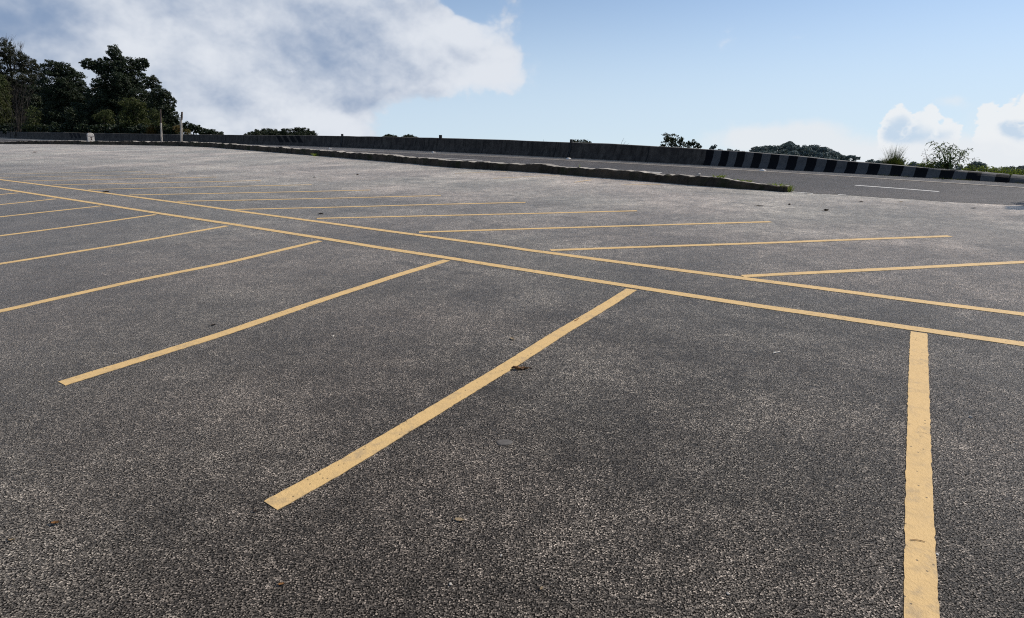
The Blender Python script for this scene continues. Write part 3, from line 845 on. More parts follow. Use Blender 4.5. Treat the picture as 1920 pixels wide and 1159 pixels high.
tree('leafy_shrub', 'rust-coloured ferny shrub low behind the wall left of the posts', 'shrub', 'shrubs along the wall', -3,
     [(285, 243, 7, 10), (279, 247, 6, 6)], M['leaf_rust'], 0.12, 40, 27, 0.06, 0.3, base_px=284)
tree('leafy_shrub', 'rusty olive shrub low behind the wall right of the thicker post', 'shrub', 'shrubs along the wall', -3,
     [(333, 242, 11, 7), (349, 248, 10, 6)], M['leaf_rust'], 0.11, 36, 28, 0.06, 0.3, base_px=342)
tree('leafy_shrub', 'small pale rounded shrub amid the darkest part of the wood', 'shrub', 'shrubs along the wall', -8,
     [(198, 214, 16, 9), (184, 222, 10, 8), (205, 226, 12, 8)], M['leaf_mid'], 0.12, 22, 29, 0.08, 0.3, base_px=196)
tree('leafy_shrub', 'tall pale green shrub at the very left edge behind the wall', 'shrub', 'shrubs along the wall', -5,
     [(4, 165, 10, 26), (8, 205, 14, 26), (14, 232, 18, 16), (-10, 200, 18, 40)], M['leaf_pale'], 0.14, 28, 30, 0.12, 0.25, base_px=5)
tree('leafy_shrub', 'pale yellowish shrub low above the wall beside the bare grey bush', 'shrub', 'shrubs along the wall', -4,
     [(64, 215, 12, 18), (58, 236, 18, 12), (74, 240, 8, 10)], M['leaf_pale'], 0.13, 22, 31, 0.1, 0.25, base_px=62)
BD = wall_dist(36) + 3
# low undergrowth filling the foot of the wood
ub = []
r = np.random.default_rng(55)
for x in np.arange(-30, 338, 9):
    dd_ = wall_dist(max(x, -20)) + 5
    rr_ = 7 + 5 * r.random()
    ub.append((x, 246 - 0.35 * rr_ + 4 * max(0, (x - 200) / 140), 11, rr_, dd_))
for x in np.arange(-40, 330, 12):
    dd_ = wall_dist(max(x, -20)) + 24
    yt = np.interp(x, [-40, 60, 110, 160, 200, 290, 325], [135, 160, 165, 190, 170, 190, 226])
    for y in np.arange(yt + 12, 250, 17):
        ub.append((x + r.normal(0, 3), y, 15, 13, dd_ + r.normal(0, 2)))
UB = []
for x, y, rx, ry, dd_ in ub: UB += px_blobs([(x, y, rx, ry)], dd_)
cs = np.array([c for c, _ in UB]); o = np.array([cs[:, 0].mean(), cs[:, 1].mean(), cs[:, 2].min() - 1])
P, Nn_ = crown_points([(c - o, q) for c, q in UB], 32, 56, 0.26, 0.6)
V, F = leaves_from(P, Nn_, 0.36, 1.9, 57)
tag(mesh_obj('undergrowth', V, F, M['leaf_dark'], loc=o), 'dark tangled undergrowth filling the wood between the trees behind the wall', 'undergrowth', kind='stuff')
# bare grey bush: many thin stems fanning out
root = empty('bare_bush', (*at(36, 246, BD)[:2], at(36, 262, BD)[2]), 'leafless grey bush of thin upright twigs near the left edge', 'bush', 'shrubs along the wall')
o = np.array(root.location); V, F = [], []
r = np.random.default_rng(61)
for k in range(46):
    b0 = at(r.normal(36, 7), 258, BD + r.normal(0, 0.5))
    e = at(r.normal(38, 17), 150 + 70 * r.random() ** 1.6, BD + r.normal(0, 0.8))
    mid = b0 * 0.5 + e * 0.5 + np.r_[r.normal(0, 0.15, 2), 0.2]
    limb([b0 - o, mid - o, e - o], [0.04, 0.026, 0.008], V, F, 4)
    for _ in range(5):
        f = 0.35 + 0.6 * r.random(); a = mid * (1 - f) + e * f
        e2 = a + np.r_[r.normal(0, 0.4, 2), 0.35 + 0.5 * r.random()]
        limb([a - o, (a + e2) / 2 - o + r.normal(0, 0.04, 3), e2 - o], [0.016, 0.011, 0.005], V, F, 4)
mesh_obj('twigs', V, F, M['twig'], root)

# low trees running down to the right
tree('broadleaf_tree', 'low dark tree sloping down right of the thicker post', 'tree', WOOD, -20,
     [(352, 238, 12, 10), (366, 242, 13, 8), (382, 247, 12, 7)], M['leaf_dark'], 0.16, 30, 32, 0.15, 0.28, base_px=366)
tree('broadleaf_tree', 'small dark tree last in the sloping line of crowns right of the posts', 'tree', WOOD, -22,
     [(396, 248, 12, 5), (409, 251, 10, 5), (385, 251, 10, 6)], M['leaf_dark'], 0.15, 30, 33, 0.15, 0.28, base_px=398)
tree('broadleaf_tree', 'smooth dome of dark green crown over the wall above the four black bands', 'tree', WOOD, 150,
     [(500, 252, 30, 10), (480, 255, 22, 9), (520, 255, 26, 9)], M['leaf_dark'], 0.22, 20, 34, 0.3, 0.16, base_px=500)
tree('broadleaf_tree', 'knobbly dark green crown over the wall right of the four black bands', 'tree', WOOD, 130,
     [(537, 250, 12, 9), (556, 248, 10, 9), (573, 248, 10, 9), (585, 254, 10, 8), (562, 256, 26, 8)], M['leaf_dark'], 0.2, 22, 35, 0.3, 0.3, base_px=560)
tree('broadleaf_tree', 'left of two tiny crowns peeping over the middle of the wall', 'tree', WOOD, 120,
     [(733, 257, 14, 5), (724, 259, 10, 4)], M['leaf_dark'], 0.16, 26, 36, 0.2, 0.25, base_px=733)
tree('broadleaf_tree', 'right of two tiny crowns peeping over the middle of the wall', 'tree', WOOD, 118,
     [(766, 257, 12, 5), (776, 260, 9, 4)], M['leaf_dark'], 0.16, 26, 37, 0.2, 0.25, base_px=766)
tree('leafy_shrub', 'low shrub top showing just right of the third steel post', 'shrub', 'shrubs along the wall', 50,
     [(1090, 267, 13, 5), (1104, 269, 8, 4), (1076, 267, 5, 5)], M['leaf_dark'], 0.10, 30, 38, 0.08, 0.3, base_px=1090)
tree('broadleaf_tree', 'loose leafy tree top with sky showing through, left of the striped bands', 'tree', WOOD, 46,
     [(1255, 258, 14, 9), (1268, 264, 12, 10), (1276, 272, 10, 8), (1252, 270, 12, 10), (1243, 275, 5, 5)], M['leaf_dark'], 0.13, 15, 39, 0.1, 0.34, base_px=1262, fill=0.1)
tree('broadleaf_tree', 'smaller open tree top beside the loose leafy tree', 'tree', WOOD, 47,
     [(1297, 267, 8, 5), (1305, 273, 7, 6), (1290, 272, 6, 6), (1311, 275, 4, 3)], M['leaf_dark'], 0.12, 15, 40, 0.08, 0.36, base_px=1299, fill=0.1)
tree('broadleaf_tree', 'tiny tree tip poking over the first black band', 'tree', WOOD, 80,
     [(1337, 276, 5, 3), (1334, 279, 4, 4), (1341, 274, 2.5, 3)], M['leaf_far'], 0.14, 22, 41, 0.08, 0.4, base_px=1337, fill=0.2)
tree('umbrella_tree', 'thin-stemmed umbrella-shaped tree at the right foot of the wooded hill', 'tree', WOOD, 170,
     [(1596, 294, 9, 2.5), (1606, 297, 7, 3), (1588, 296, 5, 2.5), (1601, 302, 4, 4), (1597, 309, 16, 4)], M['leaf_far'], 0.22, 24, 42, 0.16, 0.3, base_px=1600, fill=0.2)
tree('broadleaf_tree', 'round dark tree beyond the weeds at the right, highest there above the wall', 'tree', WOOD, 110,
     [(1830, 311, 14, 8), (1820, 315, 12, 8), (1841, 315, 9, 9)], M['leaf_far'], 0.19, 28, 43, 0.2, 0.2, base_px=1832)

# wooded hill and far wood on the right: reads as one mass
def far_wood(name, label, dist, blobs, seed, mat, leaf=0.34, per=9, clump=0.2):
    B = px_blobs(blobs, dist, 1.2)
    cs = np.array([c for c, _ in B])
    o = np.array([cs[:, 0].mean(), cs[:, 1].mean(), cs[:, 2].min() - 4])
    P, Nn_ = crown_points([(c - o, r) for c, r in B], per * 3.0, seed, clump, 0.35)
    V, F = leaves_from(P, Nn_, leaf * 1.1, 1.6, seed)
    ob = mesh_obj(name, V, F, mat, loc=o)
    return tag(ob, label, 'wood', kind='stuff')
hb = []
r = np.random.default_rng(77)
prof_x = [1408, 1413, 1425, 1440, 1462, 1478, 1490, 1505, 1522, 1540, 1556, 1572, 1585, 1594]
prof_y = [287, 277, 274, 273, 273, 268, 272, 274, 272, 275, 280, 288, 294, 300]
for k in range(26):
    x = 1412 + (1592 - 1412) * (k + 0.5) / 26 + r.normal(0, 2)
    yt = np.interp(x, prof_x, prof_y); rr_ = 6 + 5 * r.random()
    hb.append((x, yt + rr_ * 0.95, rr_ * 1.25, rr_, r.normal(0, 5)))
    for row in (1, 2):
        rr2 = 6 + 4 * r.random()
        hb.append((x + r.normal(0, 5), yt + 10 * row + rr2, rr2 * 1.3, rr2, -10 * row + r.normal(0, 4)))
hb += [(1481, 267.5, 5, 2.5, 0), (1475, 270, 4, 2.5, 0), (1486, 270.5, 4, 2.5, 0)]
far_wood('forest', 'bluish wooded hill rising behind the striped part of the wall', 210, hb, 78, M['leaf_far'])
lb = []
px_ = [1345, 1355, 1365, 1375, 1388, 1400, 1615, 1628, 1636, 1645, 1655, 1690, 1702, 1716, 1728, 1740, 1752, 1765, 1780, 1795, 1855, 1870, 1885, 1898, 1910, 1925]
py_ = [281, 280, 279.5, 281.5, 284.5, 283, 306, 300, 299, 301, 301, 301, 304, 303, 306, 309, 308, 305, 306, 309, 316, 314, 313, 312, 311, 308]
for x, y in zip(px_, py_):
    for k in range(2):
        rr_ = 5 + 3 * r.random()
        lb.append((x + r.normal(0, 3), y + rr_ * (1 + 0.9 * k), rr_ * 1.3, rr_, r.normal(0, 8)))
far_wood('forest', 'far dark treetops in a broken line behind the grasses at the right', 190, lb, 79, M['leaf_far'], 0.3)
# the hill that carries it
mc = at(1500, 300, 215)
r_ = np.linspace(0, 1, 10); an = np.linspace(0, 2 * pi, 33)[:-1]
V = [(mc[0], mc[1], mc[2] - 1)]
for q in r_[1:]:
    for a in an: V.append((mc[0] + cos(a) * 120 * q, mc[1] + sin(a) * 60 * q, mc[2] - 1 - 70 * q ** 1.6))
F = [(0, 1 + j, 1 + (j + 1) % 32) for j in range(32)]
for k in range(8):
    for j in range(32):
        j2 = (j + 1) % 32; F.append((1 + k * 32 + j, 1 + (k + 1) * 32 + j, 1 + (k + 1) * 32 + j2, 1 + k * 32 + j2))
tag(mesh_obj('hill', V, F, bpy.data.materials['hillside_soil'], smooth=True), kind='structure')

# ------------------------------------------------------------------ grass, bush and weeds
def blades(n, base_r, h, spread, seed, wid=0.008, seg=4, droop=0.3):
    r = np.random.default_rng(seed)
    V, F = [], []
    for k in range(n):
        an = r.random() * 2 * pi; rr = base_r * math.sqrt(r.random())
        b0 = np.array([cos(an) * rr, sin(an) * rr, -0.01])
        hh = h * (0.45 + 0.6 * r.random()); an2 = an + r.normal(0, 0.6)
        lean = spread * (0.2 + r.random()) * hh
        side = np.array([-sin(an2), cos(an2), 0]) * wid * (0.6 + 0.8 * r.random())
        i0 = len(V)
        for s in range(seg + 1):
            f = s / seg
            p = b0 + np.array([cos(an2) * lean * f ** 1.7, sin(an2) * lean * f ** 1.7, hh * (f - droop * f ** 3 * 0.6)])
            w = (1 - f) ** 0.8
            V.append(tuple(p - side * w)); V.append(tuple(p + side * w))
        for s in range(seg):
            F.append((i0 + 2 * s, i0 + 2 * s + 1, i0 + 2 * s + 3, i0 + 2 * s + 2))
    return V, F

def tuft(label, loc, n, br, h, spread, seed, mat='grass', wid=0.006, name='grass_tuft', sx=1.0):
    V, F = blades(n, br, h, spread, seed, wid)
    V = np.array(V); 
    if sx != 1.0:
        e = Matrix.Rotation(radians(-44), 3, 'Z')
        E = np.array([[cos(radians(-44)), sin(radians(-44))], [-sin(radians(-44)), cos(radians(-44))]])
        q = V[:, :2] @ E.T; q[:, 0] *= sx; V[:, :2] = q @ E
    return tag(mesh_obj(name, V, F, M[mat], loc=loc), label, 'grass', 'grass tufts on the kerb')
g = gnd(1474, 359); tuft('bright green grass tuft sprouting round the end of the kerb', (g[0] + .02, g[1], 0), 150, 0.13, 0.24, 0.7, 91)
g = gnd(1462, 356); tuft('thin grass leaning over the kerb just before its end', (*kerb_top(1452, 0.2)[:2], 0.06), 60, 0.08, 0.17, 0.5, 92, sx=2.5)
tuft('small yellow-green grass sprig on the kerb right beside the grey stone', kerb_top(1336, 0.2), 46, 0.05, 0.11, 0.8, 93, sx=3.0)
tuft('sparse row of short grass on the kerb top midway between stone and kerb end', kerb_top(1378, 0.22) - np.array([0, 0, 0.01]), 50, 0.05, 0.07, 0.6, 94, sx=5.0)
g = gnd(593, 292.5); tuft('tiny green weed at the foot of the distant kerb', (g[0], g[1] - 0.1, 0), 60, 0.2, 0.22, 0.9, 95, wid=0.012)
tuft('lone thin grass stalk on the kerb left of the grey stone', kerb_top(1081, 0.15), 6, 0.02, 0.2, 0.3, 96)
# strip of weeds in the gutter under the striped wall
V, F = [], []
r = np.random.default_rng(97)
for k in range(420):
    s = -4.6 + 3.4 * r.random(); 
    if math.sin(s * 4.1) + 0.6 * math.sin(s * 9.7) < 0.15: continue
    p = st2xy(s, wall_t(s) - 0.01 - 0.05 * r.random()); an = r.random() * 2 * pi; h = 0.02 + 0.05 * r.random()
    i0 = len(V); w = 0.005
    V += [(p[0] - w, p[1], 0.0), (p[0] + w, p[1], 0.0), (p[0] + cos(an) * 0.03, p[1] + sin(an) * 0.03, h)]
    F.append((i0, i0 + 1, i0 + 2))
tag(mesh_obj('gutter_grass', V, F, M['dry_grass']), 'thin yellowish grass in the gutter under the striped wall', 'grass', kind='stuff')

# tall grass clump above the striped wall
def behind(px, py, back):
    """point at the line of sight of (px, py), 'back' metres beyond the wall"""
    d = ray(px, py)
    for k in np.linspace(8, 200, 4000):
        p = EYE + d * (k / math.hypot(d[0], d[1]))
        s, tt = xy2st(p)
        if tt - wall_t(s) > back: return p
    return p
p = behind(1672, 318, 1.2)
root = empty('grass_clump', tuple(p), 'tall spiky grass clump standing up behind the striped wall', 'grass clump')
V, F = blades(520, 0.24, 0.48, 0.65, 98, 0.012, 5, 0.35)
mesh_obj('outer_blades', V, F, M['clump'], root)
V, F = blades(170, 0.15, 0.82, 0.42, 99, 0.0075, 5, 0.1)
mesh_obj('seed_stalks', V, F, M['clump'], root)
Pn = rng.standard_normal((260, 3)) * np.array([0.16, 0.12, 0.09]) + np.array([0.16, 0, 0.12])
nn = rng.standard_normal(Pn.shape) + np.array([0, 0, 0.6]); nn /= np.linalg.norm(nn, axis=1)[:, None]
V, F = leaves_from(Pn, nn, 0.07, 2.2, 5)
mesh_obj('foot_leaves', V, F, M['leaf_bright'], root)

# slender bush with drooping lance leaves
def lance_bush(name, label, stems, dist_back, leafmat, seed, leaf=0.10, nleaf=26, group=None, cat='bush', r0=0.012):
    """stems: list of photo polylines"""
    r = np.random.default_rng(seed)
    b0 = behind(stems[0][0][0], stems[0][0][1], dist_back)
    dist = math.hypot(b0[0], b0[1])
    root = empty(name, tuple(b0), label, cat, group)
    V, F = [], []; LP, LN = [], []; LV, LF = [], []
    for st_ in stems:
        dz = r.normal(0, 0.25)
        pts = np.array([at(x, y, dist + dz * k / (len(st_) - 1)) - b0 for k, (x, y) in enumerate(st_)])
        pts = smooth(resample(pts, 0.06), 1)
        rad = np.linspace(r0, 0.003, len(pts))
        limb(pts, rad, V, F, 5)
        nt = len(pts)
        for k in range(int(nleaf * nt / 12)):
            f = 0.25 + 0.75 * r.random() ** 0.8
            a = pts[int(f * (nt - 1))]
            an = r.random() * 2 * pi; L = leaf * (0.6 + 0.7 * r.random())
            tw = a + np.array([cos(an), sin(an), 0.3 * r.normal()]) * r.random() * 0.10
            limb([a, tw], [0.002, 0.0015], V, F, 3)
            out = np.array([cos(an), sin(an), 0])
            dr = 0.2 + 0.9 * r.random()
            side = np.array([-sin(an), cos(an), 0.2 * r.normal()]) * L * 0.13
            i0 = len(LV)
            p1 = tw + out * L * 0.45 + np.array([0, 0, -dr * L * 0.2]); p2 = tw + out * L * 0.75 + np.array([0, 0, -dr * L * 0.75])
            LV += [tuple(tw), tuple(p1 - side), tuple(p2), tuple(p1 + side)]
            LF.append((i0, i0 + 1, i0 + 2, i0 + 3))
    mesh_obj('stems', V, F, M['bark'], root)
    mesh_obj('foliage', LV, LF, leafmat, root)
    return root
lance_bush('leafy_bush', 'slender bush with drooping narrow leaves rising above the striped wall', [
    ((1775, 318), (1773, 300), (1766, 285), (1752, 268), (1749, 262)), ((1775, 318), (1778, 295), (1772, 275), (1769, 264)),
    ((1775, 318), (1780, 300), (1786, 280), (1788, 268)), ((1776, 318), (1785, 302), (1795, 288), (1797, 277)),
    ((1788, 318), (1795, 305), (1806, 290), (1816, 275)), ((1788, 318), (1798, 300), (1803, 285), (1804, 279)),
    ((1774, 318), (1766, 305), (1757, 292), (1750, 284)), ((1770, 318), (1762, 308), (1748, 300), (1742, 294)),
    ((1776, 318), (1779, 306), (1782, 296)), ((1772, 318), (1770, 308), (1764, 300)), ((1776, 318), (1768, 290), (1760, 276)), ((1778, 318), (1784, 290), (1780, 272))],
    0.9, M['leaf_bush'], 101, 0.14, 38)
lance_bush('reddish_weed', 'thin reddish weed stem left of the slender bush', [((1742, 316), (1738, 300), (1735, 285), (1733, 277)), ((1742, 316), (1741, 300), (1737, 292)), ((1744, 316), (1750, 300), (1752, 296))],
    0.9, M['leaf_pink'], 102, 0.09, 20, 'weeds above the wall', 'weed', 0.006)
lance_bush('green_weed', 'single upright green weed in front of the round far tree', [((1827, 322), (1827, 312), (1828, 300), (1827, 295)), ((1827, 322), (1823, 312), (1821, 306)), ((1828, 322), (1833, 313), (1835, 308))],
    0.9, M['leaf_bush'], 103, 0.10, 30, 'weeds above the wall', 'weed', 0.006)
lance_bush('bare_stalk', 'slanting bare grass stalk over the plain wall left of the loose tree', [((1163, 275), (1166, 266), (1170, 259)), ((1166, 276), (1171, 268), (1174, 265)), ((1168, 277), (1180, 268))],
    0.6, M['dry_grass'], 104, 0.05, 3, 'weeds above the wall', 'weed', 0.008)
lance_bush('bare_stalk', 'single upright stalk over the plain wall between two steel posts', [((1019, 270), (1019, 266), (1019.5, 261))],
    0.6, M['dry_grass'], 105, 0.05, 2, 'weeds above the wall', 'weed', 0.008)
# low bright shrubs peeping above the coping
def low_shrub(label, px, rx, top, seed, mat, n=420):
    p = behind(px, top + 7, 0.8); dist = math.hypot(p[0], p[1]); k = pxm(dist)
    r = np.random.default_rng(seed)
    P = r.standard_normal((n, 3)); P /= np.linalg.norm(P, axis=1)[:, None]; P *= (r.random(n) ** 0.4)[:, None]
    P *= np.array([rx * k * 1.05, rx * k * 0.7, 8 * k]) * (1 + 0.25 * np.sin(P[:, 0:1] * 9 + seed))
    nn = P / (np.linalg.norm(P, axis=1)[:, None] + 1e-6) + r.standard_normal(P.shape) * 0.7 + np.array([0, 0, 0.4]); nn /= np.linalg.norm(nn, axis=1)[:, None]
    V, F = leaves_from(P, nn, 0.055, 2.0, seed)
    root = empty('low_shrub', (p[0], p[1], p[2] - 0.4), label, 'shrub', 'low shrubs above the wall')
    mesh_obj('foliage', np.array(V) + np.array([0, 0, 0.4]), F, M[mat], root)
    T_, S2 = [], []
    for _ in range(14):
        e = P[r.integers(n)] + np.array([0, 0, 0.4]); limb([(0, 0, -0.1), e * 0.5 + r.normal(0, 0.02, 3), e], [0.008, 0.006, 0.003], T_, S2, 4)
    mesh_obj('stems', T_, S2, M['bark'], root)
low_shrub('low bright green shrub left of the slender bush behind the coping', 1738, 12, 304, 111, 'leaf_bright', 320)
low_shrub('low olive shrub among the stems of the slender bush', 1768, 16, 308, 112, 'leaf_mid', 300)
low_shrub('low bright green shrub right of the slender bush', 1812, 14, 314, 113, 'leaf_bright', 260)
low_shrub('low bright green shrub under the single upright weed', 1845, 15, 314, 114, 'leaf_bright', 320)
low_shrub('low bright green shrub second from the right edge above the coping', 1880, 18, 316, 115, 'leaf_bright', 420)
low_shrub('low bright green shrub at the right edge above the coping', 1915, 16, 320, 116, 'leaf_bright', 380)
# small sprig with a rusty stem growing at the wall near the right edge
d0 = st2xy(-1.53, wall_t(-1.53) + 0.03)
root = empty('wall_sprig', (d0[0], d0[1], 0.06), 'small dark sprig with a yellow tip growing from the rounded wall end', 'weed', 'weeds above the wall')
V, F = [], []
limb([(0, 0, 0), (0.0, -0.02, 0.06), (0.015, -0.025, 0.15)], [0.013, 0.012, 0.008], V, F, 6)
mesh_obj('stem', V, F, M['steel'], root)
Pn = rng.standard_normal((22, 3)) * 0.016 + np.array([0.015, -0.025, 0.16]); nn = rng.standard_normal(Pn.shape); nn /= np.linalg.norm(nn, axis=1)[:, None]
V, F = leaves_from(Pn, nn, 0.035, 2, 6); mesh_obj('leaf_tip', V, F, M['leaf_bright'], root)

# tree just outside the right edge whose shadow touches the lot
SUN_AZ, SUN_EL = radians(64), radians(43)
sdir = np.array([sin(SUN_AZ) * cos(SUN_EL), cos(SUN_AZ) * cos(SUN_EL), sin(SUN_EL)])

# ------------------------------------------------------------------ posts, milestone, stone, studs
m, t, b = material('weathered_timber')
co = objco(t)
gr = t.noise(t.v('MULTIPLY', co, (14, 14, 1.2)), 2.0, 5, 0.65)
set_b(t, b, t.mix(t.ss(gr, 0.35, 0.65), (0.055, 0.042, 0.034), (0.13, 0.10, 0.085)), 0.85, 0.1, t.bump(gr, 0.7, 0.02))
M['timber'] = m
m, t, b = material('limewashed_timber')
co = objco(t)
gr = t.noise(t.v('MULTIPLY', co, (14, 14, 1.2)), 2.0, 5, 0.65)
c = t.mix(t.ss(gr, 0.35, 0.7), (0.46, 0.42, 0.37), (0.22, 0.19, 0.165))
c = t.mix(t.ss(t.noise(co, 5, 4), 0.55, 0.7, 0, 0.6), c, (0.26, 0.13, 0.09))
set_b(t, b, c, 0.85, 0.1, t.bump(gr, 0.7, 0.02))
M['lime'] = m

def rough_pole(p0, p1, r0, r1, seed, sides=9, seg=9):
    r = np.random.default_rng(seed); V, F = [], []
    p0 = np.asarray(p0, float); p1 = np.asarray(p1, float)
    for k in range(seg + 1):
        f = k / seg; c = p0 * (1 - f) + p1 * f; rr = r0 * (1 - f) + r1 * f
        for j in range(sides):
            an = 2 * pi * j / sides; q = rr * (1 + r.normal(0, 0.06))
            V.append((c[0] + cos(an) * q, c[1] + sin(an) * q, c[2] + (r.normal(0, 0.012) if k == seg else 0)))
    for k in range(seg):
        for j in range(sides):
            j2 = (j + 1) % sides; F.append((k * sides + j, k * sides + j2, (k + 1) * sides + j2, (k + 1) * sides + j))
    F.append(tuple(seg * sides + j for j in range(sides)))
    return V, F
def post(label, px, top_px, y_mid, y_top, wl_, wu, seed, shift):
    b0 = kerb_top(px, 0.10); dist = math.hypot(b0[0], b0[1])
    mid = at(px + (top_px - px) * 0.55, y_mid, dist); top = at(top_px, y_top, dist)
    b0 = np.array([b0[0], b0[1], b0[2] - 0.06])
    root = empty('timber_post', tuple(b0), label, 'post', 'timber posts on the kerb')
    V, F = rough_pole((0, 0, 0), mid - b0, wl_, wl_ * 0.93, seed); mesh_obj('limewashed_foot', V, F, M['lime'], root, smooth=False)
    V, F = rough_pole(mid - b0 + np.array([shift, 0, -0.10]), top - b0 + np.array([shift, 0, 0]), wu, wu * 0.92, seed + 1); mesh_obj('upper_shaft', V, F, M['timber'], root)
post('thinner weathered post whose dark upper half fades into the trees', 302.5, 301, 231, 205, 0.072, 0.058, 201, -0.01)
post('thicker weathered post with a stepped dark top against the sky', 338.5, 340.5, 222, 210, 0.088, 0.072, 203, 0.03)

m, t, b = material('white_milestone')
co = objco(t)
set_b(t, b, t.mix(t.ss(t.noise(co, 7, 5), 0.42, 0.7), (0.52, 0.49, 0.45), (0.30, 0.27, 0.24)), 0.8, 0.2, t.bump(t.noise(co, 30, 3), 0.4, 0.01))
M['milestone'] = m
b0 = kerb_top(169.5, 0.14); dist = math.hypot(b0[0], b0[1]); k = pxm(dist) * 1.24
root = empty('milestone', (b0[0], b0[1], b0[2] - 0.05), 'small white rounded milestone with a dark mark standing on the kerb', 'milestone')
root.rotation_euler = (0, radians(5.5), 0)
fx = np.array([b0[0], b0[1]]) / dist; ax = np.array([fx[1], -fx[0]]); ax = np.array([cos(0.30) * ax[0] - sin(0.30) * ax[1], sin(0.30) * ax[0] + cos(0.30) * ax[1]]); ay = np.array([-ax[1], ax[0]])
hw_, hh_, hd = 3.6 * k, 10.6 * k, 0.12
out = [(-hw_, 0), (-hw_, hh_ * 0.66), (-hw_ * 0.97, hh_ * 0.82), (-hw_ * 0.8, hh_ * 0.93), (-hw_ * 0.45, hh_), (hw_ * 0.45, hh_), (hw_ * 0.8, hh_ * 0.93), (hw_ * 0.97, hh_ * 0.82), (hw_, hh_ * 0.66), (hw_, 0)]
V = []; F = []
for dd, sc in ((-hd, 0.96), (-hd * 0.9, 1.0), (hd * 0.9, 1.0), (hd, 0.96)):
    for u, z in out: V.append((ax[0] * u * sc + ay[0] * dd, ax[1] * u * sc + ay[1] * dd, z * (sc if z > 0 else 1)))
q = len(out)
for rr_ in range(3):
    for j in range(q):
        j2 = (j + 1) % q; F.append((rr_ * q + j, rr_ * q + j2, (rr_ + 1) * q + j2, (rr_ + 1) * q + j))
F.append(tuple(range(q))); F.append(tuple(range(4 * q - 1, 3 * q - 1, -1)))
mesh_obj('stone_body', V, F, M['milestone'], root)
# raised band under the rounded head
V2, F2 = box_verts(0, 0, hh_ * 0.66, ax, ay, hw_ * 1.05, hd * 1.08, hh_ * 0.035)
m, t, b = material('grey_band'); set_b(t, b, (0.20, 0.17, 0.16), 0.8, 0.2); M['band'] = m
mesh_obj('painted_band', V2, F2, M['band'], root)
m, t, b = material('brown_mark'); set_b(t, b, (0.045, 0.022, 0.018), 0.8, 0.2); M['mark'] = m
V = []; F = []
mk = [(-0.25, 0.52), (0.2, 0.55), (0.26, 0.47), (0.0, 0.43), (0.28, 0.34), (0.22, 0.22), (-0.22, 0.2), (-0.26, 0.27), (0.02, 0.30), (-0.1, 0.38), (-0.3, 0.44)]
for dd in (-hd - 0.004, -hd + 0.01):
    for u, z in mk: V.append((ax[0] * u * hw_ + ay[0] * dd, ax[1] * u * hw_ + ay[1] * dd, z * hh_))
q = len(mk)
F = [tuple(range(q))] + [(j, (j + 1) % q, q + (j + 1) % q, q + j) for j in range(q)]
mesh_obj('painted_mark', V, F, M['mark'], root)
V, F = [], []
limb([(-hw_ * 0.5 * ax[0], -hw_ * 0.5 * ax[1], hh_ * 0.97), (-hw_ * 0.5 * ax[0], -hw_ * 0.5 * ax[1], hh_ * 1.14)], [0.03, 0.02], V, F, 6)
mesh_obj('knob', V, F, M['mark'], root)

m, t, b = material('grey_stone')
co = objco(t)
set_b(t, b, t.mix(t.ss(t.noise(co, 14, 5), 0.35, 0.7), (0.50, 0.45, 0.39), (0.24, 0.22, 0.19)), 0.85, 0.2, t.bump(t.noise(co, 40, 3), 0.6, 0.01))
M['stone'] = m
def rock(name, label, cat, loc, size, seed, mat='stone', group=None):
    import bmesh
    bm = bmesh.new(); bmesh.ops.create_icosphere(bm, subdivisions=2, radius=1.0)
    r = np.random.default_rng(seed)
    pl = r.standard_normal((9, 3)); pl /= np.linalg.norm(pl, axis=1)[:, None]
    for v in bm.verts:
        p = np.array(v.co)
        for q in pl:
            d = p @ q
            if d > 0.68: p = p - q * (d - 0.68)
        v.co = p * np.asarray(size)
    me = bpy.data.meshes.new(name); bm.to_mesh(me); bm.free(); me.materials.append(M[mat])
    o = bpy.data.objects.new(name, me); o.location = (loc[0], loc[1], loc[2] + size[2] * 0.6); col.objects.link(o)
    o.rotation_euler = (0, 0, r.random() * 3)
    return tag(o, label, cat, group)
rock('loose_stone', 'angular grey stone lying on top of the kerb', 'stone', kerb_top(1308, 0.08), (0.075, 0.06, 0.05), 301)

# road studs on the shoulder line
m, t, b = material('stud_white'); set_b(t, b, (0.78, 0.74, 0.68), 0.5, 0.5); M['stud'] = m
m, t, b = material('stud_lens'); set_b(t, b, (0.05, 0.02, 0.015), 0.25, 0.5); M['lens'] = m
def stud(label, px, py):
    g = gnd(px, py)
    root = empty('road_stud', (g[0], g[1], 0.008), label, 'road stud', 'road studs along the shoulder line')
    root.rotation_euler = (0, 0, radians(-48))
    V = []; F = []
    for z, sx, sy in ((0, 0.085, 0.07), (0.018, 0.082, 0.066), (0.05, 0.045, 0.05)):
        V += [(-sx, -sy, z), (sx, -sy, z), (sx, sy, z), (-sx, sy, z)]
    for k in range(2):
        for j in range(4): F.append((k * 4 + j, k * 4 + (j + 1) % 4, k * 4 + 4 + (j + 1) % 4, k * 4 + 4 + j))
    F.append((8, 9, 10, 11))
    mesh_obj('stud_body', V, F, M['stud'], root)
    for sg in (-1, 1):
        V = [(sg * 0.0795, -0.045, 0.021), (sg * 0.0795, 0.045, 0.021), (sg * 0.0515, 0.038, 0.047), (sg * 0.0515, -0.038, 0.047)]
        V += [(a + sg * 0.004, b_, c + 0.003) for a, b_, c in V]
        F = [(4, 5, 6, 7), (0, 1, 5, 4), (1, 2, 6, 5), (2, 3, 7, 6), (3, 0, 4, 7)]
        mesh_obj('lens', V, F, M['lens'], root)
stud('white road stud in front of the striped bands, nearest along the shoulder', 1430, 320.8)
stud('white road stud below the third steel post on the wall', 1066, 298.5)
stud('white road stud below the second steel post on the wall', 813, 286.3)
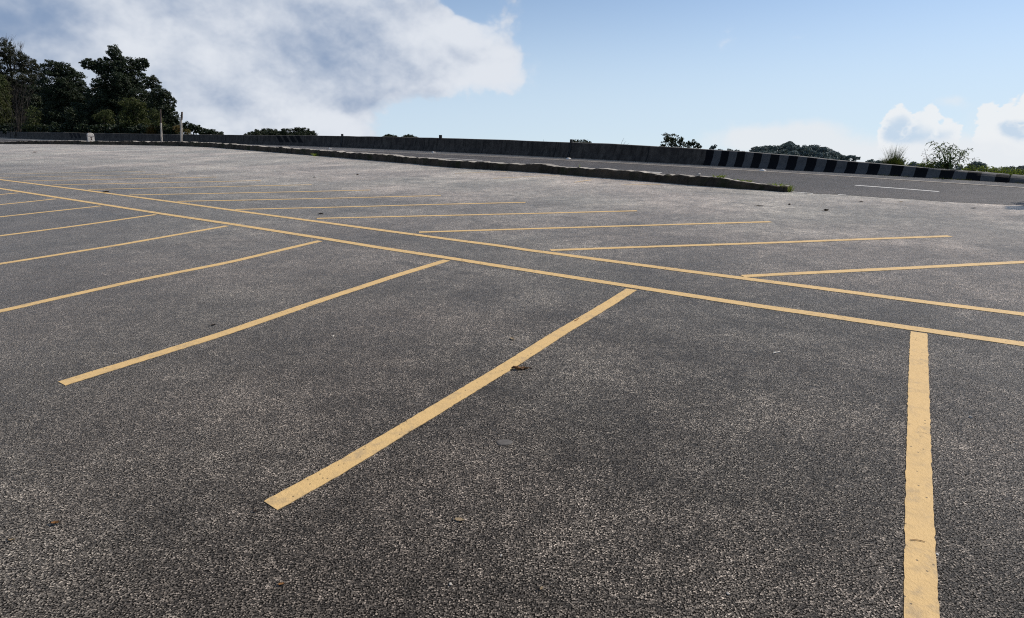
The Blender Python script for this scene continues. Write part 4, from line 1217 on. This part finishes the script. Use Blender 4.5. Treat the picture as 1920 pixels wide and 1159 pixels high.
stud('white road stud farthest off, below the first steel post', 619, 278.9)

# ------------------------------------------------------------------ litter on the lot
def leafm(name, c1, c2):
    m, t, b = material(name); co = objco(t)
    set_b(t, b, t.mix(t.ss(t.noise(co, 45, 4), 0.35, 0.68), c1, c2), 0.7, 0.25, t.bump(t.noise(co, 120, 2), 0.5, 0.003))
    M[name] = m
leafm('litter_brown', (0.22, 0.105, 0.035), (0.06, 0.03, 0.016))
leafm('litter_tan', (0.25, 0.19, 0.115), (0.15, 0.11, 0.07))
leafm('litter_dark', (0.022, 0.014, 0.012), (0.05, 0.035, 0.028))
leafm('litter_white', (0.72, 0.66, 0.57), (0.5, 0.45, 0.38))
leafm('litter_grey', (0.085, 0.076, 0.069), (0.11, 0.10, 0.09))

def fallen_leaf(label, px, py, L, Wd, mat, seed, curl=0.5, rot=None):
    r = np.random.default_rng(seed); g = gnd(px, py)
    nu, nv = 11, 5; V, F = [], []
    prof_ = lambda f: (math.sin(pi * f ** 0.85)) ** 0.8 * (1 + 0.12 * math.sin(f * 19 + seed))
    for a in range(nu):
        f = a / (nu - 1)
        for c in range(nv):
            v = (c / (nv - 1) - 0.5) * 2
            y = v * Wd / 2 * prof_(f); x = (f - 0.5) * L
            z = 0.006 + curl * (abs(v) ** 1.6) * Wd * 0.35 * prof_(f) + curl * L * 0.22 * (f - 0.45) ** 2 * 2 + r.normal(0, 0.0012)
            V.append((x, y * (1 - 0.25 * curl), z))
    for a in range(nu - 1):
        for c in range(nv - 1):
            F.append((a * nv + c, (a + 1) * nv + c, (a + 1) * nv + c + 1, a * nv + c + 1))
    n0 = len(V); V2 = [(x, y, z - 0.0015) for x, y, z in V]; F2 = [tuple(n0 + q for q in reversed(f)) for f in F]
    V += V2; F += F2
    root = empty('fallen_leaf', (g[0], g[1], 0.0), label, 'leaf', 'dead leaves scattered on the asphalt')
    root.rotation_euler = (0, 0, rot if rot is not None else r.random() * 6.28)
    mesh_obj('leaf_blade', V, F, M[mat], root, smooth=True)
    SV, SF = [], []
    limb([(-L * 0.5, 0, 0.012 + curl * L * 0.08), (-L * 0.65, 0.01, 0.006), (-L * 0.78, 0.02, 0.004)], [0.0022, 0.002, 0.0015], SV, SF, 5)
    mesh_obj('leaf_stalk', SV, SF, M['litter_dark'], root)
fallen_leaf('curled brown dead leaf with a pale rim in the lower left corner area', 105, 983, 0.040, 0.023, 'litter_brown', 1, 0.9, 0.1)
fallen_leaf('flat orange-brown leaf near the bottom edge below the blunt bay stripe end', 528, 1097, 0.026, 0.014, 'litter_brown', 2, 0.25, 0.2)
fallen_leaf('pale tan leaf flat on the asphalt below the grey oval disc', 862, 976, 0.045, 0.024, 'litter_tan', 3, 0.15, -0.2)
fallen_leaf('small tan leaf right above the dried brown seed pod', 960, 636, 0.06, 0.035, 'litter_tan', 4, 0.4, 1.9)
fallen_leaf('dark moth-shaped curled leaf beyond the far bay stripes at the right', 1549, 396, 0.105, 0.065, 'litter_dark', 5, 1.4, 0.0)
fallen_leaf('dark leaf scrap on the asphalt in front of the kerb end', 1425, 387, 0.16, 0.05, 'litter_dark', 6, 0.6, -0.5)
fallen_leaf('tiny dark leaf scrap left of the blunt bay stripe end', 478, 960, 0.022, 0.011, 'litter_dark', 7, 0.4, -0.3)
fallen_leaf('small tan leaf scrap close to the left edge near the bottom', 22, 1014, 0.025, 0.012, 'litter_tan', 8, 0.3, 0.4)
fallen_leaf('brown leaf scrap far off in front of the milestone', 66, 286, 0.30, 0.14, 'litter_brown', 9, 0.8, 0.3)
fallen_leaf('small dark leaf on the asphalt above the third near bay stripe', 400, 611, 0.045, 0.03, 'litter_dark', 10, 0.9, 0.7)
fallen_leaf('dark leaf scrap in the middle distance between the two long base lines', 602, 402, 0.1, 0.06, 'litter_dark', 11, 0.9, 0.2)
fallen_leaf('dark leaf scrap lying far back beside the far base line', 199, 361, 0.16, 0.09, 'litter_dark', 12, 0.9, 0.2)
fallen_leaf('orange leaf scrap above the first slanting far bay stripe', 1690, 379, 0.1, 0.05, 'litter_tan', 13, 0.5, 0.5)
fallen_leaf('small dark scrap near the right edge, left of the tree shadow', 1826, 391, 0.1, 0.05, 'litter_dark', 14, 0.5, 0.2)
fallen_leaf('dark scrap near the road edge left of the two others', 1615, 379, 0.09, 0.05, 'litter_dark', 15, 0.7, 0.2)
fallen_leaf('reddish leaf scrap at the bottom of the picture right of the leaf by the stripe', 1015, 1105, 0.02, 0.012, 'litter_tan', 16, 0.3, 0.9)
# dried seed pod
g = gnd(975, 693); V, F = [], []
r = np.random.default_rng(5)
path = [(-0.062 + 0.124 * k / 8, 0.004 * math.sin(k * 1.3), 0.011 + 0.004 * math.sin(k * 0.9)) for k in range(9)]
limb(path, [0.003, 0.010, 0.012, 0.013, 0.011, 0.012, 0.008, 0.007, 0.002], V, F, 8)
root = empty('seed_pod', (g[0], g[1], 0.002), 'dried brown seed pod lying beside the long yellow bay stripe', 'seed pod')
root.rotation_euler = (0, 0, radians(-3))
V = np.array(V) + rng.standard_normal((len(V), 3)) * 0.0018
mesh_obj('husk', V, F, M['litter_brown'], root)
V, F = [], []
limb([(0.05, 0, 0.012), (0.075, 0.004, 0.010), (0.09, -0.006, 0.006)], [0.004, 0.006, 0.002], V, F, 6)
mesh_obj('dark_tip', V, F, M['litter_dark'], root)
# flat oval disc
g = gnd(946, 830); V, F = [], []
nn_ = 26
r = np.random.default_rng(9)
for sc, z in ((1.04, 0.0005), (1.0, 0.006), (0.86, 0.0085), (0.4, 0.008)):
    for j in range(nn_):
        a = 2 * pi * j / nn_; q = sc * (1 + 0.05 * math.sin(3 * a + 1) + 0.03 * math.sin(5 * a))
        V.append((cos(a) * 0.044 * q, sin(a) * 0.030 * q, z * 0.6))
for k in range(3):
    for j in range(nn_): F.append((k * nn_ + j, k * nn_ + (j + 1) % nn_, (k + 1) * nn_ + (j + 1) % nn_, (k + 1) * nn_ + j))
F.append(tuple(3 * nn_ + j for j in range(nn_)))
tag(mesh_obj('flat_disc', V, F, M['litter_grey'], loc=(g[0], g[1], 0)), 'flat dark grey oval disc pressed into the asphalt below the seed pod', 'disc')
# twigs
def twig(label, pts, rad, mat):
    G = np.array([gnd(*p) for p in pts]); c = G.mean(0); V, F = [], []
    Q = np.c_[smooth(resample(G[:, :2], 0.01), 2), ]; Q = np.c_[Q - c[:2], np.full(len(Q), 0.007)]
    limb(Q, np.r_[rad * 0.7, np.full(len(Q) - 2, rad), rad * 0.4], V, F, 6)
    tag(mesh_obj('twig', V, F, M[mat], loc=(c[0], c[1], 0)), label, 'twig', 'twigs on the asphalt')
twig('thin curved brown twig lying across the broad stripe at the bottom right', [(1706, 1015), (1715, 1014), (1726, 1015.5), (1736, 1019)], 0.0016, 'litter_brown')
twig('short dark twig on the upper part of the long yellow bay stripe', [(1077, 603), (1081, 601.5), (1085, 598)], 0.004, 'litter_brown')
twig('pale short twig on the asphalt left of the broad stripe', [(1449, 664), (1456, 662), (1463, 661)], 0.0035, 'litter_white')
# pebbles and chips
for k, (px, py, sz, mt, lab) in enumerate([(625, 631, 0.012, 'litter_white', 'white chip lying between the second and third near bay stripes'),
        (1453, 660, 0.008, 'litter_white', 'tiny white chip at the tip of the pale twig'), (1365, 1114, 0.009, 'stone', 'pale pebble near the bottom edge left of the broad stripe'),
        (590, 333, 0.05, 'stone', 'pale pebble far back on the open asphalt'), (670, 328, 0.05, 'litter_dark', 'dark pebble far back on the open asphalt'),
        (1757, 1040, 0.008, 'litter_white', 'white chip touching the right side of the broad stripe'), (1480, 384, 0.035, 'litter_dark', 'dark pebble right of the dark leaf scrap before the kerb end'),
        (1668, 454, 0.014, 'litter_white', 'white pebble below the second slanting far stripe'), (1820, 783, 0.013, 'stone', 'pale pebble right of the broad stripe'),
        (845, 1096, 0.009, 'stone', 'pale pebble at the bottom below the tan leaf'), (940, 1042, 0.008, 'stone', 'pale pebble between the tan leaf and the bottom edge'),
        (1106, 297, 0.05, 'stone', 'small stone on the road beyond the kerb')]):
    rock('pebble', lab, 'pebble', gnd(px, py), (sz, sz * 0.75, sz * 0.55), 320 + k, mt, 'pebbles and chips on the ground')

# tree standing just outside the right edge; the tip of its crown shades the edge of the lot
tgt = gnd(2030, 391)
cz = 5.2
cc_ = tgt + sdir * (cz / sdir[2])
root = empty('roadside_tree', (cc_[0] + 0.3, cc_[1], -0.6), 'leafy tree just outside the right edge whose shadow touches the road edge', 'tree')
o = np.array(root.location)
B = [(cc_ - o, (1.0, 0.9, 0.5)), (cc_ - o + np.array([-0.9, 0.1, -0.1]), (0.55, 0.25, 0.12)), (cc_ - o + np.array([-0.6, -0.6, 0.1]), (0.6, 0.2, 0.12)), (cc_ - o + np.array([0.8, 0.2, 0.5]), (0.9, 0.8, 0.5))]
V, F = trunk_mesh((0, 0, 0), B, 0.09, 501); mesh_obj('trunk', V, F, M['bark'], root)
P, Nn_ = crown_points(B, 130, 502, 0.25, 0.3); V, F = leaves_from(P, Nn_, 0.14, 2.0, 503); mesh_obj('crown', V, F, M['leaf_mid'], root)

# ------------------------------------------------------------------ world
STR = 0.12
world = bpy.data.worlds.new('World'); scene.world = world; world.use_nodes = True
nt = world.node_tree
for x in list(nt.nodes): nt.nodes.remove(x)
t = NT(nt)
out = t.n('ShaderNodeOutputWorld'); bg = t.n('ShaderNodeBackground'); nt.links.new(bg.outputs[0], out.inputs[0])
bg.inputs['Strength'].default_value = STR
dirv = t.n('ShaderNodeTexCoord').outputs['Generated']
dx, dy, dz = t.sep(dirv)
sky = t.n('ShaderNodeTexSky', sky_type='NISHITA')
sky.sun_disc = False; sky.sun_elevation = SUN_EL; sky.sun_rotation = SUN_AZ
sky.altitude = 1500; sky.air_density = 1.0; sky.dust_density = 0.6; sky.ozone_density = 1.2
# the hilltop looks down on its horizon: carry the sky on below eye level
zz = t.m('MAXIMUM', t.m('ADD', t.m('MULTIPLY', dz, 0.92), 0.085), 0.012)
t.inp(sky.inputs[0], t.v('NORMALIZE', t.comb(dx, dy, zz)))
skyc = t.mix(1.0, sky.outputs[0], (1.0, 1.0, 1.0), 'MULTIPLY')
az = t.m('ARCTAN2', dx, dy); el = t.m('ARCSINE', dz)
ae = t.comb(az, el, 0.0)
def px_ae(x, y):
    d = ray(x, y); d = d / np.linalg.norm(d)
    return atan2(d[0], d[1]), asin(d[2])
def gauss(x, y, rx, ry, amp, coord):
    a0, e0 = px_ae(x, y); a1, _ = px_ae(x + rx, y); _, e1 = px_ae(x, y - ry)
    q = t.v('MULTIPLY', t.v('SUBTRACT', coord, (a0, e0, 0)), (1 / abs(a1 - a0), 1 / abs(e1 - e0), 0))
    return t.m('MULTIPLY', t.m('EXPONENT', t.m('MULTIPLY', t.v('DOT_PRODUCT', q, q), -1.0)), amp)
def field(lst, coord):
    f = None
    for g_ in lst:
        x = gauss(*g_, coord)
        f = x if f is None else t.m('ADD', f, x)
    return f
scl = t.v('MULTIPLY', ae, (1.0, 1.25, 1.0))
def fbm(off, sc, det=6, ro=0.5, dist=0.0): return t.noise(t.v('ADD', scl, off), sc, det, ro, dist=dist)
def warped(sc, amp, det=3): return t.v('ADD', ae, t.v('SCALE', t.v('SUBTRACT', t.noisec(scl, sc, det, 0.55), (0.5, 0.5, 0.5)), scale=amp))
def over(base, f, colr): return t.mix(f, base, tuple(x / STR for x in colr) if isinstance(colr, tuple) else colr)
# the clear sky pales towards the horizon
hz = t.ss(el, radians(12), radians(-1.5))
c = over(skyc, t.m('ADD', t.m('MULTIPLY', hz, 0.68), 0.10), (0.62, 0.745, 0.87))
# big cloud bank on the left
aew = warped(5.0, 0.085, 4); aew1 = warped(11.0, 0.05, 4)
bank = [(30, 30, 280, 160, 1.35), (330, 60, 240, 130, 0.9), (600, 60, 200, 110, 0.85), (480, 200, 180, 90, 0.95), (610, 225, 95, 50, 0.75), (560, 262, 150, 40, 0.7), (850, 100, 105, 70, 0.95), (938, 130, 62, 46, 0.62), (740, 140, 120, 60, 0.6), (955, 40, 44, 55, 0.36), (880, -50, 120, 45, 0.7), (790, 40, 90, 60, 0.5), (20, 220, 300, 140, 0.7), (-500, 0, 500, 300, 1.2), (300, -300, 500, 260, 0.9), (868, 16, 40, 20, -0.9), (810, 222, 80, 26, -0.3)]
n1 = fbm((0, 0, 0), 8.0, 8, 0.55); n2 = fbm((3.1, 1.7, 0), 24.0, 6, 0.55)
def billow(off):
    o_ = None
    for sc_, am in ((9.0, 0.5), (19.0, 0.3), (41.0, 0.2), (85.0, 0.1)):
        b_ = t.m('MULTIPLY', t.m('ABSOLUTE', t.m('SUBTRACT', t.m('MULTIPLY', t.noise(t.v('ADD', t.v('ADD', scl, off), (sc_ * 0.13, 0.7, 0)), sc_, 1, 0.5), 2.0), 1.0)), am * 2.4)
        o_ = b_ if o_ is None else t.m('ADD', o_, b_)
    return o_
bl0 = billow((0, 0, 0)); bl1 = billow((0.010, 0.014, 0))
nz = t.m('ADD', t.m('MULTIPLY', t.m('SUBTRACT', n1, 0.5), 0.7), t.m('ADD', t.m('MULTIPLY', t.m('SUBTRACT', n2, 0.5), 0.3), t.m('MULTIPLY', t.m('SUBTRACT', bl0, 0.5), 0.42)))
bf = t.m('ADD', field(bank, aew), nz)
mb = t.m('ADD', t.m('MULTIPLY', t.ss(bf, 0.30, 0.86), 0.55), t.m('MULTIPLY', t.ss(bf, 0.42, 0.62), 0.45))
darkf = [(50, 45, 170, 60, 0.62), (575, 92, 120, 45, 0.5), (350, 15, 60, 35, 0.3), (150, 140, 160, 40, 0.3), (880, 112, 50, 24, 0.45), (430, 178, 45, 32, 0.3), (690, 40, 60, 30, 0.25), (700, 185, 70, 22, 0.35), (-400, 50, 300, 200, 0.6)]
lightf = [(930, 140, 70, 50, 0.7), (850, 60, 100, 34, 0.6), (640, 230, 80, 30, 0.5), (480, 235, 180, 40, 0.45), (240, 70, 60, 60, 0.4), (400, 110, 70, 60, 0.3)]
n3 = fbm((7.3, 0.4, 0), 6.0, 7, 0.55); n3b = fbm((2.2, 5.4, 0), 15.0, 6, 0.55)
rel = t.m('SUBTRACT', fbm((0.016, 0.022, 0), 8.0, 8, 0.55), n1)
D_ = t.m('ADD', t.m('SUBTRACT', field(darkf, aew1), field(lightf, aew1)), t.m('ADD', t.m('MULTIPLY', t.m('SUBTRACT', n3, 0.5), 1.3), t.m('ADD', t.m('MULTIPLY', t.m('SUBTRACT', n3b, 0.5), 0.6), t.m('ADD', t.m('MULTIPLY', rel, 0.8), t.m('MULTIPLY', t.m('SUBTRACT', bl1, bl0), 0.38)))))
cl = t.mix(t.ss(D_, -0.62, 1.0), tuple(x / STR for x in (0.755, 0.79, 0.85)), tuple(x / STR for x in (0.235, 0.325, 0.49)))
c = over(c, t.m('MULTIPLY', mb, 0.96), cl)
# soft white bank along the horizon
aew2 = warped(14.0, 0.035, 5)
softb = [(1460, 250, 105, 26, 1.05), (1400, 272, 120, 22, 0.6), (1560, 280, 150, 26, 0.6), (1720, 305, 260, 30, 0.9), (1880, 300, 150, 60, 0.7), (1790, 192, 28, 14, 0.5), (1860, 230, 120, 50, 0.35), (1960, 190, 60, 50, 0.5)]
n4 = fbm((5.5, 2.5, 0), 22.0, 7, 0.55)
ms = t.ss(t.m('ADD', field(softb, aew2), t.m('MULTIPLY', t.m('SUBTRACT', n4, 0.5), 0.9)), 0.20, 0.95)
c = over(c, t.m('MULTIPLY', ms, 0.85), (0.80, 0.83, 0.865))
# two cumulus heads at the right, shaded blue on the side away from the sun
aew3 = warped(30.0, 0.02, 4)
def cumulus(lobes, c0, shade):
    """union of round lobes; returns the cloud over c0"""
    f = None
    n5 = t.noise(scl, 55.0, 6, 0.6)
    blc = t.m('ABSOLUTE', t.m('SUBTRACT', t.m('MULTIPLY', t.noise(scl, 60.0, 2, 0.5), 4.0), 2.0))
    for (x, y, rr) in lobes:
        a0, e0 = px_ae(x, y); a1, e1 = px_ae(x + rr, y - rr)
        q = t.v('MULTIPLY', t.v('SUBTRACT', aew3, (a0, e0, 0)), (1 / abs(a1 - a0), 1 / abs(e1 - e0), 0))
        h = t.m('SUBTRACT', 1.0, t.v('LENGTH', q))
        f = h if f is None else t.m('SMOOTH_MAX', f, h, 0.25)
    f = t.m('ADD', f, t.m('ADD', t.m('MULTIPLY', t.m('SUBTRACT', n5, 0.5), 0.5), t.m('MULTIPLY', t.m('SUBTRACT', blc, 0.4), 0.35)))
    mask = t.ss(f, -0.02, 0.20)
    rim = t.ss(f, 0.10, 0.62)                          # thin sunlit rims, blue-grey body
    sh = t.m('MULTIPLY', rim, t.ss(field(shade, aew3), 0.15, 0.8))
    colr = t.mix(sh, tuple(x / STR for x in (0.86, 0.88, 0.90)), tuple(x / STR for x in (0.55, 0.67, 0.81)))
    return t.mix(t.m('MULTIPLY', mask, 0.88), c0, colr)
c = cumulus([(1682, 230, 42), (1736, 238, 42), (1776, 252, 36), (1672, 256, 40), (1718, 262, 52), (1770, 276, 46), (1690, 285, 50)], c, [(1684, 246, 40, 28, 0.9), (1752, 258, 52, 22, 0.6)])
c = cumulus([(1850, 216, 34), (1885, 224, 38), (1925, 208, 44), (1960, 230, 70), (1900, 255, 56), (1850, 250, 40)], c, [(1905, 240, 30, 16, 0.9), (1950, 245, 60, 26, 0.9)])
# low veil in front of their feet
veil = t.ss(t.m('ADD', field([(1700, 296, 200, 26, 1.0), (1880, 290, 140, 34, 0.9), (1800, 250, 40, 40, 0.3)], aew2), t.m('MULTIPLY', t.m('SUBTRACT', n4, 0.5), 0.8)), 0.25, 0.9)
c = over(c, t.m('MULTIPLY', veil, 0.8), (0.80, 0.835, 0.875))
# small wisps
wisp = [(1365, 68, 13, 11, 0.9), (1354, 80, 9, 9, 0.6), (1487, 71, 13, 6, 0.5), (1003, 128, 10, 15, 0.5), (1000, 150, 9, 16, 0.3)]
wf = t.m('MULTIPLY', field(wisp, warped(40.0, 0.03, 4)), t.ss(t.noise(scl, 45, 6, 0.6), 0.35, 0.7))
c = over(c, t.m('MULTIPLY', wf, 0.4), (0.76, 0.80, 0.86))
nt.links.new(c, bg.inputs['Color'])
try:
    world.cycles.sampling_method = 'MANUAL'; world.cycles.sample_map_resolution = 1024
except Exception: pass

sun_d = bpy.data.lights.new('sun', 'SUN'); sun_d.energy = 5.0; sun_d.angle = radians(0.53); sun_d.color = (1.0, 0.94, 0.86)
sun = bpy.data.objects.new('sun', sun_d); col.objects.link(sun)
sun.rotation_euler = Vector(sdir).to_track_quat('Z', 'Y').to_euler()
sun.location = (20, 10, 40)

vs = scene.view_settings
vs.view_transform = 'Standard'; vs.look = 'None'; vs.exposure = 0.0; vs.gamma = 1.0; vs.use_curve_mapping = False
scene.render.engine = 'CYCLES'
cy = scene.cycles
cy.max_bounces = 5; cy.diffuse_bounces = 3; cy.glossy_bounces = 2; cy.transmission_bounces = 2; cy.transparent_max_bounces = 4
cy.use_denoising = False
cy.pixel_filter_type = 'BLACKMAN_HARRIS'; cy.filter_width = 1.1
cy.sample_clamp_indirect = 4.0
